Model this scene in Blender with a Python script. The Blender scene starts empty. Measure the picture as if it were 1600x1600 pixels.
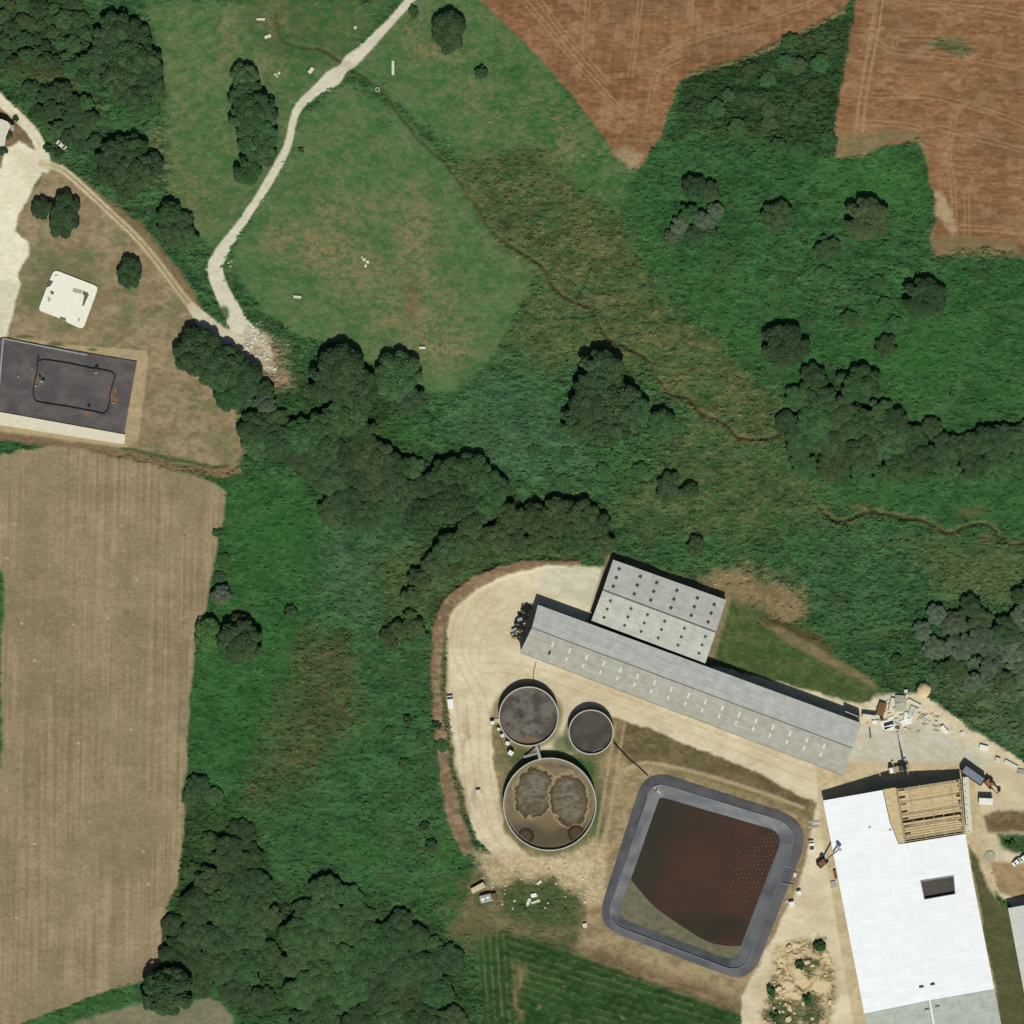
import bpy, math, random
import numpy as np
from mathutils import Vector
random.seed(7)
S = 0.25            # metres per photo pixel
HC = 2000.0         # height of the aerial camera
scn = bpy.context.scene
col = scn.collection
# ------------------------------------------------------------------ camera, sky, sun, exposure
cam_d = bpy.data.cameras.new('camera'); cam = bpy.data.objects.new('camera', cam_d); col.objects.link(cam)
cam.location = (0, 0, HC); cam_d.sensor_width = 36
cam_d.lens = 36 * HC / 400.0
cam_d.clip_start = 10; cam_d.clip_end = 6000
scn.camera = cam
SUN_EL = math.radians(49); sx_, sy_ = -0.12, 1.0
n_ = math.hypot(sx_, sy_)
ddir = Vector((sx_/n_*math.cos(SUN_EL), sy_/n_*math.cos(SUN_EL), -math.sin(SUN_EL)))
w = bpy.data.worlds.new('World'); scn.world = w; w.use_nodes = True
nt = w.node_tree; bg = nt.nodes['Background']; sky = nt.nodes.new('ShaderNodeTexSky')
sky.sky_type = 'NISHITA'; sky.sun_disc = False; sky.sun_elevation = SUN_EL
sky.sun_rotation = math.atan2(-ddir.x, -ddir.y)
nt.links.new(sky.outputs[0], bg.inputs[0]); bg.inputs[1].default_value = 0.05
sd_ = bpy.data.lights.new('sun', 'SUN'); sd_.energy = 4.3; sd_.angle = math.radians(0.6); sd_.color = (1.0, 0.96, 0.89)
sun = bpy.data.objects.new('sun', sd_); col.objects.link(sun); sun.location = (0, -300, 400)
sun.rotation_euler = ddir.to_track_quat('-Z', 'Y').to_euler()
vs = scn.view_settings; vs.view_transform = 'Standard'; vs.look = 'None'; vs.exposure = 0.0; vs.gamma = 1.0; vs.use_curve_mapping = False
K = 1.22            # light reaching a level surface, display value per unit of base colour

# ------------------------------------------------------------------ helpers
def lin(c):
    c = np.asarray(c, float) / 255.0
    return np.where(c <= 0.04045, c / 12.92, ((c + 0.055) / 1.055) ** 2.4)
def C(r, g, b):
    return np.clip(lin((r, g, b)) * (1.0, 1.01, .965) / K, 0, 0.86)
def P(px, py, z=0.0):
    f = S * (1 - z / HC)
    return Vector(((px - 800) * f, (800 - py) * f, z))
def wloc(o):
    v = Vector((0, 0, 0))
    while o: v += Vector(o.location); o = o.parent
    return v
_tabs = {}
def vnoise(X, Y, seed):
    if seed not in _tabs: _tabs[seed] = np.random.RandomState(seed).rand(257, 257).astype(np.float32)
    T = _tabs[seed]
    xi = np.floor(X); yi = np.floor(Y); fx = (X - xi); fy = (Y - yi)
    xi = xi.astype(np.int32) & 255; yi = yi.astype(np.int32) & 255
    fx = fx*fx*(3-2*fx); fy = fy*fy*(3-2*fy)
    return (T[yi, xi]*(1-fx)+T[yi, xi+1]*fx)*(1-fy) + (T[yi+1, xi]*(1-fx)+T[yi+1, xi+1]*fx)*fy
def fbm(X, Y, sx, sy, seed, octs=3):
    a = 0; t = 0; k = 1.0; s = 1.0
    for i in range(octs):
        a = a + k * vnoise(X/sx*s + 13.7*i, Y/sy*s + 7.3*i, seed+i); t += k; k *= 0.55; s *= 2.03
    return a / t
def segd(X, Y, a, b):
    dx, dy = b[0]-a[0], b[1]-a[1]; L = dx*dx+dy*dy+1e-9
    t = np.clip(((X-a[0])*dx+(Y-a[1])*dy)/L, 0, 1)
    return np.hypot(X-a[0]-t*dx, Y-a[1]-t*dy), t
def in_poly(X, Y, poly):
    ins = np.zeros(X.shape, bool); n = len(poly)
    for i in range(n):
        x1, y1 = poly[i]; x2, y2 = poly[(i+1) % n]
        if y1 == y2: continue
        c = (Y >= min(y1, y2)) & (Y < max(y1, y2)) & (X < (Y-y1)*(x2-x1)/(y2-y1)+x1)
        ins ^= c
    return ins
def poly_mask(X, Y, poly, feather=1.0):
    """1 inside, 0 outside, soft over `feather` px; evaluated only near the polygon"""
    xs = [p[0] for p in poly]; ys = [p[1] for p in poly]; m = feather + 14
    out = np.zeros(X.shape, np.float32)
    sel = (X > min(xs)-m) & (X < max(xs)+m) & (Y > min(ys)-m) & (Y < max(ys)+m)
    x = X[sel]; y = Y[sel]
    if x.size == 0: return out
    d = np.full(x.shape, 1e9)
    n = len(poly)
    for i in range(n):
        dd, _ = segd(x, y, poly[i], poly[(i+1) % n]); d = np.minimum(d, dd)
    d = np.where(in_poly(x, y, poly), d, -d)
    out[sel] = np.clip(d/feather*0.5+0.5, 0, 1)
    return out
def line_mask(X, Y, pts, feather=1.0):
    """pts: (x, y, half width)"""
    xs = [p[0] for p in pts]; ys = [p[1] for p in pts]; mw = max(p[2] for p in pts)+feather+14
    out = np.zeros(X.shape, np.float32)
    sel = (X > min(xs)-mw) & (X < max(xs)+mw) & (Y > min(ys)-mw) & (Y < max(ys)+mw)
    x = X[sel]; y = Y[sel]; m = np.zeros(x.shape)
    for a, b in zip(pts[:-1], pts[1:]):
        d, t = segd(x, y, a, b); wd = a[2]+(b[2]-a[2])*t
        m = np.maximum(m, np.clip((wd-d)/feather*0.5+0.5, 0, 1))
    out[sel] = m
    return out
def smooth_line(pts, n=4):
    out = []
    for i in range(len(pts)-1):
        p0 = pts[max(i-1, 0)]; p1 = pts[i]; p2 = pts[i+1]; p3 = pts[min(i+2, len(pts)-1)]
        for k in range(n):
            t = k/n
            out.append(tuple(0.5*((2*b)+(-a+c)*t+(2*a-5*b+4*c-d)*t*t+(-a+3*b-3*c+d)*t**3) for a, b, c, d in zip(p0, p1, p2, p3)))
    out.append(tuple(pts[-1])); return out

# ------------------------------------------------------------------ materials
def mat_base(name, rough=0.9, spec=0.15):
    m = bpy.data.materials.new(name); m.use_nodes = True
    b = m.node_tree.nodes['Principled BSDF']; b.inputs['Roughness'].default_value = rough
    b.inputs['Specular IOR Level'].default_value = spec
    return m, m.node_tree, b
def attr_mat(name, scale=1.2, amp=0.22, rough=0.95, bump=0.0, stretch=(1, 1, 1)):
    """base colour from the surface's own 'albedo' colours, broken up by fine procedural noise"""
    m, t, b = mat_base(name, rough, 0.08)
    at = t.nodes.new('ShaderNodeAttribute'); at.attribute_name = 'albedo'
    tc = t.nodes.new('ShaderNodeTexCoord'); mp = t.nodes.new('ShaderNodeMapping'); mp.inputs['Scale'].default_value = stretch
    nz = t.nodes.new('ShaderNodeTexNoise'); nz.inputs['Scale'].default_value = scale; nz.inputs['Detail'].default_value = 4
    nz.inputs['Roughness'].default_value = 0.65
    t.links.new(tc.outputs['Object'], mp.inputs[0]); t.links.new(mp.outputs[0], nz.inputs[0])
    mr = t.nodes.new('ShaderNodeMapRange'); mr.inputs[1].default_value = 0.25; mr.inputs[2].default_value = 0.75
    mr.inputs[3].default_value = 1-amp; mr.inputs[4].default_value = 1+amp
    t.links.new(nz.outputs[0], mr.inputs[0])
    mx = t.nodes.new('ShaderNodeVectorMath'); mx.operation = 'SCALE'
    t.links.new(at.outputs['Color'], mx.inputs[0]); t.links.new(mr.outputs[0], mx.inputs['Scale'])
    t.links.new(mx.outputs[0], b.inputs['Base Color'])
    if bump:
        bp = t.nodes.new('ShaderNodeBump'); bp.inputs['Strength'].default_value = bump; bp.inputs['Distance'].default_value = 0.3
        t.links.new(nz.outputs[0], bp.inputs['Height']); t.links.new(bp.outputs[0], b.inputs['Normal'])
    return m
def noisy(name, c1, c2, scale=1.0, rough=0.8, spec=0.2, metal=0.0, stretch=(1, 1, 1), bump=0.0):
    m, t, b = mat_base(name, rough, spec); b.inputs['Metallic'].default_value = metal
    tc = t.nodes.new('ShaderNodeTexCoord'); mp = t.nodes.new('ShaderNodeMapping'); mp.inputs['Scale'].default_value = stretch
    nz = t.nodes.new('ShaderNodeTexNoise'); nz.inputs['Scale'].default_value = scale; nz.inputs['Detail'].default_value = 5
    cr = t.nodes.new('ShaderNodeValToRGB'); cr.color_ramp.elements[0].position = 0.3; cr.color_ramp.elements[1].position = 0.7
    cr.color_ramp.elements[0].color = (*C(*c1), 1); cr.color_ramp.elements[1].color = (*C(*c2), 1)
    t.links.new(tc.outputs['Object'], mp.inputs[0]); t.links.new(mp.outputs[0], nz.inputs[0]); t.links.new(nz.outputs[0], cr.inputs[0])
    t.links.new(cr.outputs[0], b.inputs['Base Color'])
    if bump:
        bp = t.nodes.new('ShaderNodeBump'); bp.inputs['Strength'].default_value = bump; bp.inputs['Distance'].default_value = 0.1
        t.links.new(nz.outputs[0], bp.inputs['Height']); t.links.new(bp.outputs[0], b.inputs['Normal'])
    return m
def leaf_mat(name, c_dark, c_light):
    m, t, b = mat_base(name, 0.9, 0.0)
    at = t.nodes.new('ShaderNodeAttribute'); at.attribute_name = 'shade'
    oi = t.nodes.new('ShaderNodeObjectInfo')
    cr = t.nodes.new('ShaderNodeValToRGB')
    cr.color_ramp.elements[0].color = (*c_dark, 1); cr.color_ramp.elements[1].color = (*c_light, 1)
    t.links.new(at.outputs['Fac'], cr.inputs[0])
    hs = t.nodes.new('ShaderNodeHueSaturation')
    mh = t.nodes.new('ShaderNodeMapRange'); mh.inputs[3].default_value = 0.488; mh.inputs[4].default_value = 0.512
    mv = t.nodes.new('ShaderNodeMapRange'); mv.inputs[3].default_value = 0.84; mv.inputs[4].default_value = 1.16
    ml = t.nodes.new('ShaderNodeMath'); ml.operation = 'MULTIPLY'; ml.inputs[1].default_value = 7.13
    fr = t.nodes.new('ShaderNodeMath'); fr.operation = 'FRACT'
    t.links.new(oi.outputs['Random'], mh.inputs[0]); t.links.new(oi.outputs['Random'], ml.inputs[0]); t.links.new(ml.outputs[0], fr.inputs[0]); t.links.new(fr.outputs[0], mv.inputs[0])
    t.links.new(cr.outputs[0], hs.inputs['Color']); t.links.new(mh.outputs[0], hs.inputs['Hue']); t.links.new(mv.outputs[0], hs.inputs['Value'])
    t.links.new(hs.outputs[0], b.inputs['Base Color'])
    return m
def flat(name, c, rough=0.6, spec=0.3, metal=0.0):
    c1 = tuple(max(0, v*0.9) for v in c); return noisy(name, c1, c, 2.0, rough, spec, metal)

# ------------------------------------------------------------------ mesh building
def link(o, parent=None):
    col.objects.link(o)
    if parent: o.parent = parent
    return o
def np_mesh(name, verts, faces, mat, parent=None, colors=None, shade=None, smooth=False):
    """faces: (n,4) or (n,3) int array"""
    me = bpy.data.meshes.new(name); verts = np.asarray(verts, np.float32); faces = np.asarray(faces, np.int32)
    k = faces.shape[1]
    me.vertices.add(len(verts)); me.vertices.foreach_set('co', verts.ravel())
    me.loops.add(faces.size); me.loops.foreach_set('vertex_index', faces.ravel())
    me.polygons.add(len(faces)); me.polygons.foreach_set('loop_start', np.arange(0, faces.size, k, dtype=np.int32))
    me.polygons.foreach_set('use_smooth', np.full(len(faces), smooth))
    me.update(calc_edges=True)
    if colors is not None:
        a = me.attributes.new('albedo', 'FLOAT_COLOR', 'POINT')
        c4 = np.ones((len(verts), 4), np.float32); c4[:, :3] = colors; a.data.foreach_set('color', c4.ravel())
    if shade is not None:
        a = me.attributes.new('shade', 'FLOAT', 'POINT'); a.data.foreach_set('value', np.asarray(shade, np.float32))
    me.materials.append(mat)
    return link(bpy.data.objects.new(name, me), parent)
class MB:
    def __init__(s): s.v = []; s.f = []
    def add(s, vs_, fs):
        n = len(s.v); s.v += [Vector(v) for v in vs_]; s.f += [tuple(i+n for i in f) for f in fs]; return s
    def box(s, c, d, rz=0.0, taper=1.0, off=(0, 0)):
        cx, cy, cz = c; a, b, h = d[0]/2, d[1]/2, d[2]/2; ca, sa = math.cos(rz), math.sin(rz); vs_ = []
        for z, k in ((-h, 1), (h, taper)):
            for x, y in ((-a, -b), (a, -b), (a, b), (-a, b)):
                x = x*k+(off[0] if z > 0 else 0); y = y*k+(off[1] if z > 0 else 0)
                vs_.append((cx+x*ca-y*sa, cy+x*sa+y*ca, cz+z))
        return s.add(vs_, [(3, 2, 1, 0), (4, 5, 6, 7), (0, 1, 5, 4), (1, 2, 6, 5), (2, 3, 7, 6), (3, 0, 4, 7)])
    def prism(s, poly, z0, z1):
        n = len(poly); zs0 = z0 if isinstance(z0, (list, tuple)) else [z0]*n; zs1 = z1 if isinstance(z1, (list, tuple)) else [z1]*n
        if sum(poly[i][0]*poly[(i+1) % n][1]-poly[(i+1) % n][0]*poly[i][1] for i in range(n)) < 0:
            poly = poly[::-1]; zs0 = zs0[::-1]; zs1 = zs1[::-1]
        vs_ = [(p[0], p[1], z) for p, z in zip(poly, zs0)]+[(p[0], p[1], z) for p, z in zip(poly, zs1)]
        return s.add(vs_, [tuple(range(n))[::-1], tuple(range(n, 2*n))]+[(i, (i+1) % n, n+(i+1) % n, n+i) for i in range(n)])
    def side(s, prof, y0, y1):
        """profile in x-z swept along y"""
        n = len(prof); vs_ = [(x, y0, z) for x, z in prof]+[(x, y1, z) for x, z in prof]
        return s.add(vs_, [tuple(range(n)), tuple(range(n, 2*n))[::-1]]+[(i, n+i, n+(i+1) % n, (i+1) % n) for i in range(n)])
    def beam(s, a, b, w_, h_):
        a = Vector(a); b = Vector(b); d = (b-a).normalized(); up = Vector((0, 0, 1)) if abs(d.z) < 0.95 else Vector((1, 0, 0))
        r = d.cross(up).normalized()*w_/2; u = r.cross(d).normalized()*h_/2; vs_ = []
        for p in (a, b): vs_ += [p-r-u, p+r-u, p+r+u, p-r+u]
        return s.add(vs_, [(3, 2, 1, 0), (4, 5, 6, 7), (0, 1, 5, 4), (1, 2, 6, 5), (2, 3, 7, 6), (3, 0, 4, 7)])
    def tube(s, pts, r, n=10):
        pts = [Vector(p) for p in pts]; base = len(s.v)
        rs = r if isinstance(r, (list, tuple)) else [r]*len(pts)
        for i, p in enumerate(pts):
            d = (pts[min(i+1, len(pts)-1)]-pts[max(i-1, 0)]).normalized(); up = Vector((0, 0, 1)) if abs(d.z) < 0.9 else Vector((1, 0, 0))
            a = d.cross(up).normalized(); b = a.cross(d)
            for k in range(n):
                t = 2*math.pi*k/n; s.v.append(p+(a*math.cos(t)+b*math.sin(t))*rs[i])
        for i in range(len(pts)-1):
            for k in range(n):
                s.f.append((base+i*n+k, base+i*n+(k+1) % n, base+(i+1)*n+(k+1) % n, base+(i+1)*n+k))
        s.f.append(tuple(base+k for k in range(n))[::-1]); s.f.append(tuple(base+(len(pts)-1)*n+k for k in range(n)))
        return s
    def ring(s, c, r0, r1, z0, z1, n=72):
        base = len(s.v)
        for r, z in ((r1, z0), (r1, z1), (r0, z1), (r0, z0)):
            for k in range(n):
                t = 2*math.pi*k/n; s.v.append(Vector((c[0]+r*math.cos(t), c[1]+r*math.sin(t), z)))
        for j in range(4):
            for k in range(n):
                s.f.append((base+j*n+k, base+j*n+(k+1) % n, base+((j+1) % 4)*n+(k+1) % n, base+((j+1) % 4)*n+k))
        return s
    def torus(s, c, R, r, n=14, m=7):
        base = len(s.v)
        for i in range(n):
            a = 2*math.pi*i/n
            for j in range(m):
                b = 2*math.pi*j/m; q = R+r*math.cos(b)
                s.v.append(Vector((c[0]+q*math.cos(a), c[1]+q*math.sin(a), c[2]+r*math.sin(b))))
        for i in range(n):
            for j in range(m):
                s.f.append((base+i*m+j, base+((i+1) % n)*m+j, base+((i+1) % n)*m+(j+1) % m, base+i*m+(j+1) % m))
        return s
    def rock(s, c, d, seed, n=9, m=6, rough=0.25):
        rr = random.Random(seed); base = len(s.v); rot = rr.random()*6.28; ca, sa = math.cos(rot), math.sin(rot)
        for i in range(1, m):
            ph = math.pi*i/m
            for k in range(n):
                t = 2*math.pi*k/n; q = 1+rr.uniform(-rough, rough)
                x, y, z = q*math.sin(ph)*math.cos(t)*d[0]/2, q*math.sin(ph)*math.sin(t)*d[1]/2, q*math.cos(ph)*d[2]/2
                s.v.append(Vector((c[0]+x*ca-y*sa, c[1]+x*sa+y*ca, c[2]+z)))
        for i in range(m-2):
            for k in range(n):
                s.f.append((base+i*n+k, base+(i+1)*n+k, base+(i+1)*n+(k+1) % n, base+i*n+(k+1) % n))
        s.f.append(tuple(base+k for k in range(n))); s.f.append(tuple(base+(m-2)*n+k for k in range(n))[::-1])
        return s
    def slab(s, q, th):
        """q: top corner points (3-D, any number); vertical thickness th"""
        n = len(q)
        a = sum(q[i][0]*q[(i+1) % n][1]-q[(i+1) % n][0]*q[i][1] for i in range(n))
        if a < 0: q = q[::-1]
        return s.add([Vector(p)-Vector((0, 0, th)) for p in q]+list(q), [tuple(range(n))[::-1], tuple(range(n, 2*n))]+[(i, (i+1) % n, n+(i+1) % n, n+i) for i in range(n)])
    def build(s, name, mat, parent=None, smooth=False, bevel=0, local=False):
        o0 = wloc(parent) if parent and not local else Vector((0, 0, 0))
        me = bpy.data.meshes.new(name); me.from_pydata([tuple(v-o0) for v in s.v], [], s.f); me.update()
        if smooth: me.polygons.foreach_set('use_smooth', [True]*len(me.polygons))
        me.materials.append(mat); o = link(bpy.data.objects.new(name, me), parent)
        if bevel:
            b = o.modifiers.new('bevel', 'BEVEL'); b.width = bevel; b.segments = 2; b.limit_method = 'ANGLE'
        return o
def tag(o, label=None, cat=None, group=None, kind=None):
    if label: o['label'] = label
    if cat: o['category'] = cat
    if group: o['group'] = group
    if kind: o['kind'] = kind
    return o
def thing(name, label, cat, loc=(0, 0, 0), rz=0, group=None):
    o = bpy.data.objects.new(name, None); col.objects.link(o); o.location = loc; o.rotation_euler = (0, 0, rz); o.empty_display_size = 1
    return tag(o, label, cat, group)
def solo(mb, name, mat, label, cat, group=None, smooth=False, bevel=0, base=None):
    """a thing that is one mesh; origin moved to its base"""
    n = len(mb.v); c = base or Vector((sum(v.x for v in mb.v)/n, sum(v.y for v in mb.v)/n, min(v.z for v in mb.v)))
    mb.v = [v-c for v in mb.v]; o = mb.build(name, mat, None, smooth, bevel); o.location = c
    return tag(o, label, cat, group)
def dup(root, loc, rz, label=None, group=None, scale=None):
    r = root.copy(); col.objects.link(r); r.location = loc; r.rotation_euler = (0, 0, rz)
    if label: r['label'] = label
    if group: r['group'] = group
    if scale: r.scale = scale
    for ch in list(root.children):
        c = ch.copy(); col.objects.link(c); c.parent = r
        for g in ch.children:
            d = g.copy(); col.objects.link(d); d.parent = c
    return r

# ------------------------------------------------------------------ THE GROUND: one fine height field, painted with real surface colours
STEP = 1.5
ax = np.arange(-96, 1696+STEP, STEP); NG = len(ax)
PX, PY = np.meshgrid(ax, ax); PX = PX.astype(np.float32); PY = PY.astype(np.float32)
w1 = fbm(PX, PY, 26, 26, 11, 3)-0.5; w2 = fbm(PX, PY, 26, 26, 21, 3)-0.5
f1 = fbm(PX, PY, 5, 5, 31, 2)-0.5; f2 = fbm(PX, PY, 5, 5, 41, 2)-0.5
SX, SY = PX+w1*26+f1*7, PY+w2*26+f2*7          # natural edges
MX, MY = PX+w1*7+f1*3, PY+w2*7+f2*3            # field edges
HX, HY = PX+f1*1.6, PY+f2*1.6                  # made edges
nA = fbm(PX, PY, 60, 45, 51, 4); nB = fbm(PX, PY, 22, 15, 61, 3); nC = fbm(PX, PY, 8, 5, 71, 3); nD = fbm(PX, PY, 4.5, 2.6, 81, 2)
nE = fbm(PX+300, PY, 90, 70, 91, 3); nF = fbm(PX, PY+90, 13, 8, 101, 3)
nX = fbm(PX, PY, 2.2, 2.2, 141, 2)
def st(a, lo, hi): return np.clip((a-lo)/(hi-lo), 0, 1)
ALB = np.zeros(PX.shape+(3,), np.float32)
SCR = np.ones(PX.shape, np.float32)            # how much scrub grows here
def mixc(m, c):
    global ALB
    ALB = ALB*(1-m[..., None])+np.asarray(c, np.float32)*m[..., None]
def two(c1, c2, f):
    return C(*c1)*(1-f[..., None])+C(*c2)*f[..., None]
def region(poly, c1, c2, feather=6, warp='S', scr=None, f=None, amt=1.0):
    """paint a polygon with a blend of two surface colours"""
    X, Y = {'S': (SX, SY), 'M': (MX, MY), 'H': (HX, HY), 'N': (PX, PY)}[warp]
    m = poly_mask(X, Y, poly, feather)*amt
    mixc(m, two(c1, c2, st(nB*0.5+nC*0.5, 0.35, 0.65) if f is None else f))
    if scr is not None: SCR[:] = SCR*(1-m)+scr*m
    return m
def blob(x, y, rx, ry, c, amt=1.0, soft=0.35, warp='S', scr=None):
    X, Y = {'S': (SX, SY), 'M': (MX, MY), 'H': (HX, HY), 'N': (PX, PY)}[warp]
    m = st(1-np.hypot((X-x)/rx, (Y-y)/ry), 0, soft)*amt
    mixc(m, C(*c))
    if scr is not None: SCR[:] = SCR*(1-m)+scr*m
    return m
mB = st(nB*0.45+nC*0.35+nA*0.2, 0.36, 0.64)
ALB[:] = two((49, 82, 50), (66, 104, 62), mB)
mixc(st(nE, 0.55, 0.8)*0.3, C(74, 92, 60))
# --- broad vegetation zones
region([(230, 0), (560, 0), (545, 95), (465, 165), (430, 270), (350, 390), (300, 380), (262, 300), (262, 170), (235, 60)], (70, 105, 61), (96, 116, 76), 10, scr=.12)
region([(380, 0), (620, 0), (540, 90), (460, 110), (390, 60)], (62, 100, 56), (84, 102, 66), 10, scr=.12)
region([(548, 110), (650, -20), (760, -20), (850, 90), (990, 270), (960, 330), (860, 280), (730, 255), (650, 190)], (66, 106, 59), (92, 116, 75), 10, scr=.15)
region([(760, 40), (860, 130), (1000, 270), (990, 340), (900, 270), (820, 200), (740, 230), (780, 140)], (58, 98, 54), (96, 113, 76), 10, scr=.25, amt=.7)
mead = region([(358, 410), (400, 330), (445, 250), (462, 190), (535, 130), (620, 170), (720, 280), (790, 380), (838, 415), (812, 480), (770, 560), (720, 610), (650, 615), (530, 535), (462, 528), (400, 475)], (70, 106, 61), (95, 118, 77), 5, 'M', scr=.12)
region([(720, 255), (780, 235), (840, 225), (900, 290), (970, 350), (1010, 420), (1040, 480), (1110, 520), (1212, 620), (1222, 690), (1150, 680), (1050, 610), (990, 545), (930, 490), (860, 440), (790, 380), (740, 320)], (66, 82, 48), (94, 102, 66), 14, scr=.65)
region([(845, 425), (930, 500), (1000, 560), (960, 600), (880, 560), (840, 600), (800, 520)], (63, 84, 50), (90, 104, 66), 14, scr=.55)
region([(1060, 660), (1200, 700), (1310, 770), (1250, 860), (1120, 830), (1010, 850), (960, 790), (1040, 720)], (60, 84, 50), (86, 101, 64), 18, scr=.55, amt=.85)
region([(740, 590), (830, 560), (900, 690), (960, 740), (840, 760), (760, 730), (690, 660)], (56, 87, 58), (72, 106, 72), 20, scr=.7)
region([(1000, 260), (1100, 380), (1200, 420), (1300, 500), (1460, 420), (1620, 400), (1620, 650), (1440, 690), (1200, 610), (1100, 510), (1020, 440), (985, 340)], (46, 84, 46), (60, 102, 58), 18, scr=.6)
region([(1065, 118), (1200, 55), (1330, 15), (1302, 245), (1150, 262), (1090, 250), (1050, 230)], (40, 64, 36), (56, 80, 48), 6, 'M', scr=1.1)
region([(1020, 200), (1300, 240), (1460, 210), (1470, 400), (1300, 430), (1120, 400), (1000, 300)], (46, 82, 46), (60, 99, 58), 16, scr=.75)
region([(1255, 255), (1400, 225), (1440, 250), (1445, 330), (1300, 330)], (52, 94, 48), (66, 109, 58), 20, scr=.4, amt=.8)
region([(1280, 700), (1620, 730), (1620, 830), (1500, 830), (1350, 800), (1270, 780)], (46, 84, 46), (60, 100, 58), 16, scr=.5)
region([(1250, 820), (1600, 850), (1620, 940), (1420, 960), (1350, 1050), (1260, 960), (1205, 880)], (52, 84, 52), (68, 102, 66), 16, scr=.9)
region([(1420, 840), (1600, 860), (1600, 940), (1480, 930)], (76, 92, 54), (92, 100, 64), 20, scr=.6, amt=.7)
region([(1480, 1020), (1620, 1020), (1620, 1180), (1540, 1150), (1450, 1070)], (60, 84, 54), (86, 104, 76), 14, scr=.9)
region([(340, 740), (500, 750), (510, 900), (470, 1000), (420, 1130), (360, 1260), (280, 1250), (290, 1000)], (45, 84, 44), (60, 102, 57), 16, scr=.45)
region([(500, 830), (640, 800), (680, 900), (610, 990), (520, 960), (490, 900)], (56, 86, 56), (74, 105, 72), 20, scr=.7)
region([(480, 1030), (660, 960), (700, 1200), (740, 1340), (720, 1440), (560, 1400), (420, 1360), (400, 1270)], (51, 84, 50), (65, 102, 62), 20, scr=.6)
region([(475, 985), (545, 1000), (560, 1110), (480, 1210), (385, 1260), (400, 1170), (452, 1060)], (66, 76, 46), (82, 88, 58), 18, scr=.7, amt=.65)
rs_ = poly_mask(SX, SY, [(470, 985), (550, 1000), (565, 1110), (490, 1210), (385, 1262), (400, 1180), (452, 1060)], 20)+poly_mask(SX, SY, [(380, 1200), (430, 1210), (420, 1240), (380, 1235)], 10)*.6
mixc(np.clip(rs_, 0, 1)*st(nC*.6+nX*.4, .52, .64)*.5, C(100, 70, 54))
region([(405, 1175), (455, 1060), (475, 1070), (450, 1160), (400, 1220)], (60, 98, 56), (72, 108, 64), 16, scr=.4, amt=.6)
region([(690, 1380), (750, 1350), (760, 1450), (720, 1455), (690, 1430)], (56, 96, 52), (84, 92, 60), 14, scr=.4)
region([(-100, -100), (135, -100), (150, 90), (160, 200), (230, 310), (300, 400), (320, 480), (250, 380), (150, 290), (90, 210), (30, 160), (-100, 120)], (46, 74, 46), (64, 96, 60), 10, scr=.9)
region([(60, 95), (110, 105), (130, 150), (40, 130)], (100, 92, 60), (84, 92, 56), 10, amt=.6)
region([(590, 880), (700, 830), (900, 840), (960, 860), (850, 880), (740, 900), (690, 950), (660, 1000), (600, 1000)], (58, 80, 48), (78, 98, 60), 12, scr=.8)
region([(1110, 960), (1150, 930), (1200, 960), (1360, 1060), (1375, 1080), (1350, 1112), (1110, 1030)], (66, 86, 46), (78, 96, 54), 6, 'M', scr=.12)
mar = poly_mask(SX, SY, [(740, 240), (900, 270), (1030, 450), (1220, 620), (1320, 780), (1100, 850), (960, 780), (1040, 690), (930, 580), (830, 520), (780, 370)], 26)
mixc(mar*st(fbm(PX, PY, 26, 15, 241, 3), .48, .62)*.6, C(56, 92, 52)); mixc(mar*st(fbm(PX, PY, 9, 5, 251, 3), .54, .66)*.4, C(118, 116, 78))
# dark floor of the woods, broad tonal drift, darker and lighter patches by noise
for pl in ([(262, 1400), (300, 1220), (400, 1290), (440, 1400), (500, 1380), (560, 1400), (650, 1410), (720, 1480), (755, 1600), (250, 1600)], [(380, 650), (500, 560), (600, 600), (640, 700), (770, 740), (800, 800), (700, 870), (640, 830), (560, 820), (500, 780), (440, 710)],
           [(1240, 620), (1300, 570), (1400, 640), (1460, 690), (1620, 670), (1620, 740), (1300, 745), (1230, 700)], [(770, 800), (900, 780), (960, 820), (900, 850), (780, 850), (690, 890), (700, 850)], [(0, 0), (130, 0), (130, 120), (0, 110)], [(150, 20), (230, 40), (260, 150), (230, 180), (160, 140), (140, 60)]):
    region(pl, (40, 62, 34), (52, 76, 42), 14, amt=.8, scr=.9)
mixc(st(SCR, .35, .6)*st(fbm(PX, PY, 75, 48, 191, 3), .54, .72)*.26, C(44, 70, 42))
mixc(st(SCR, .35, .6)*st(fbm(PX, PY, 50, 34, 197, 3), .54, .74)*.25, C(76, 102, 64))
mixc(st(.3-SCR, 0, .1)*st(nF*.5+nC*.5, .5, .62)*.30, C(112, 112, 78))
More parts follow.
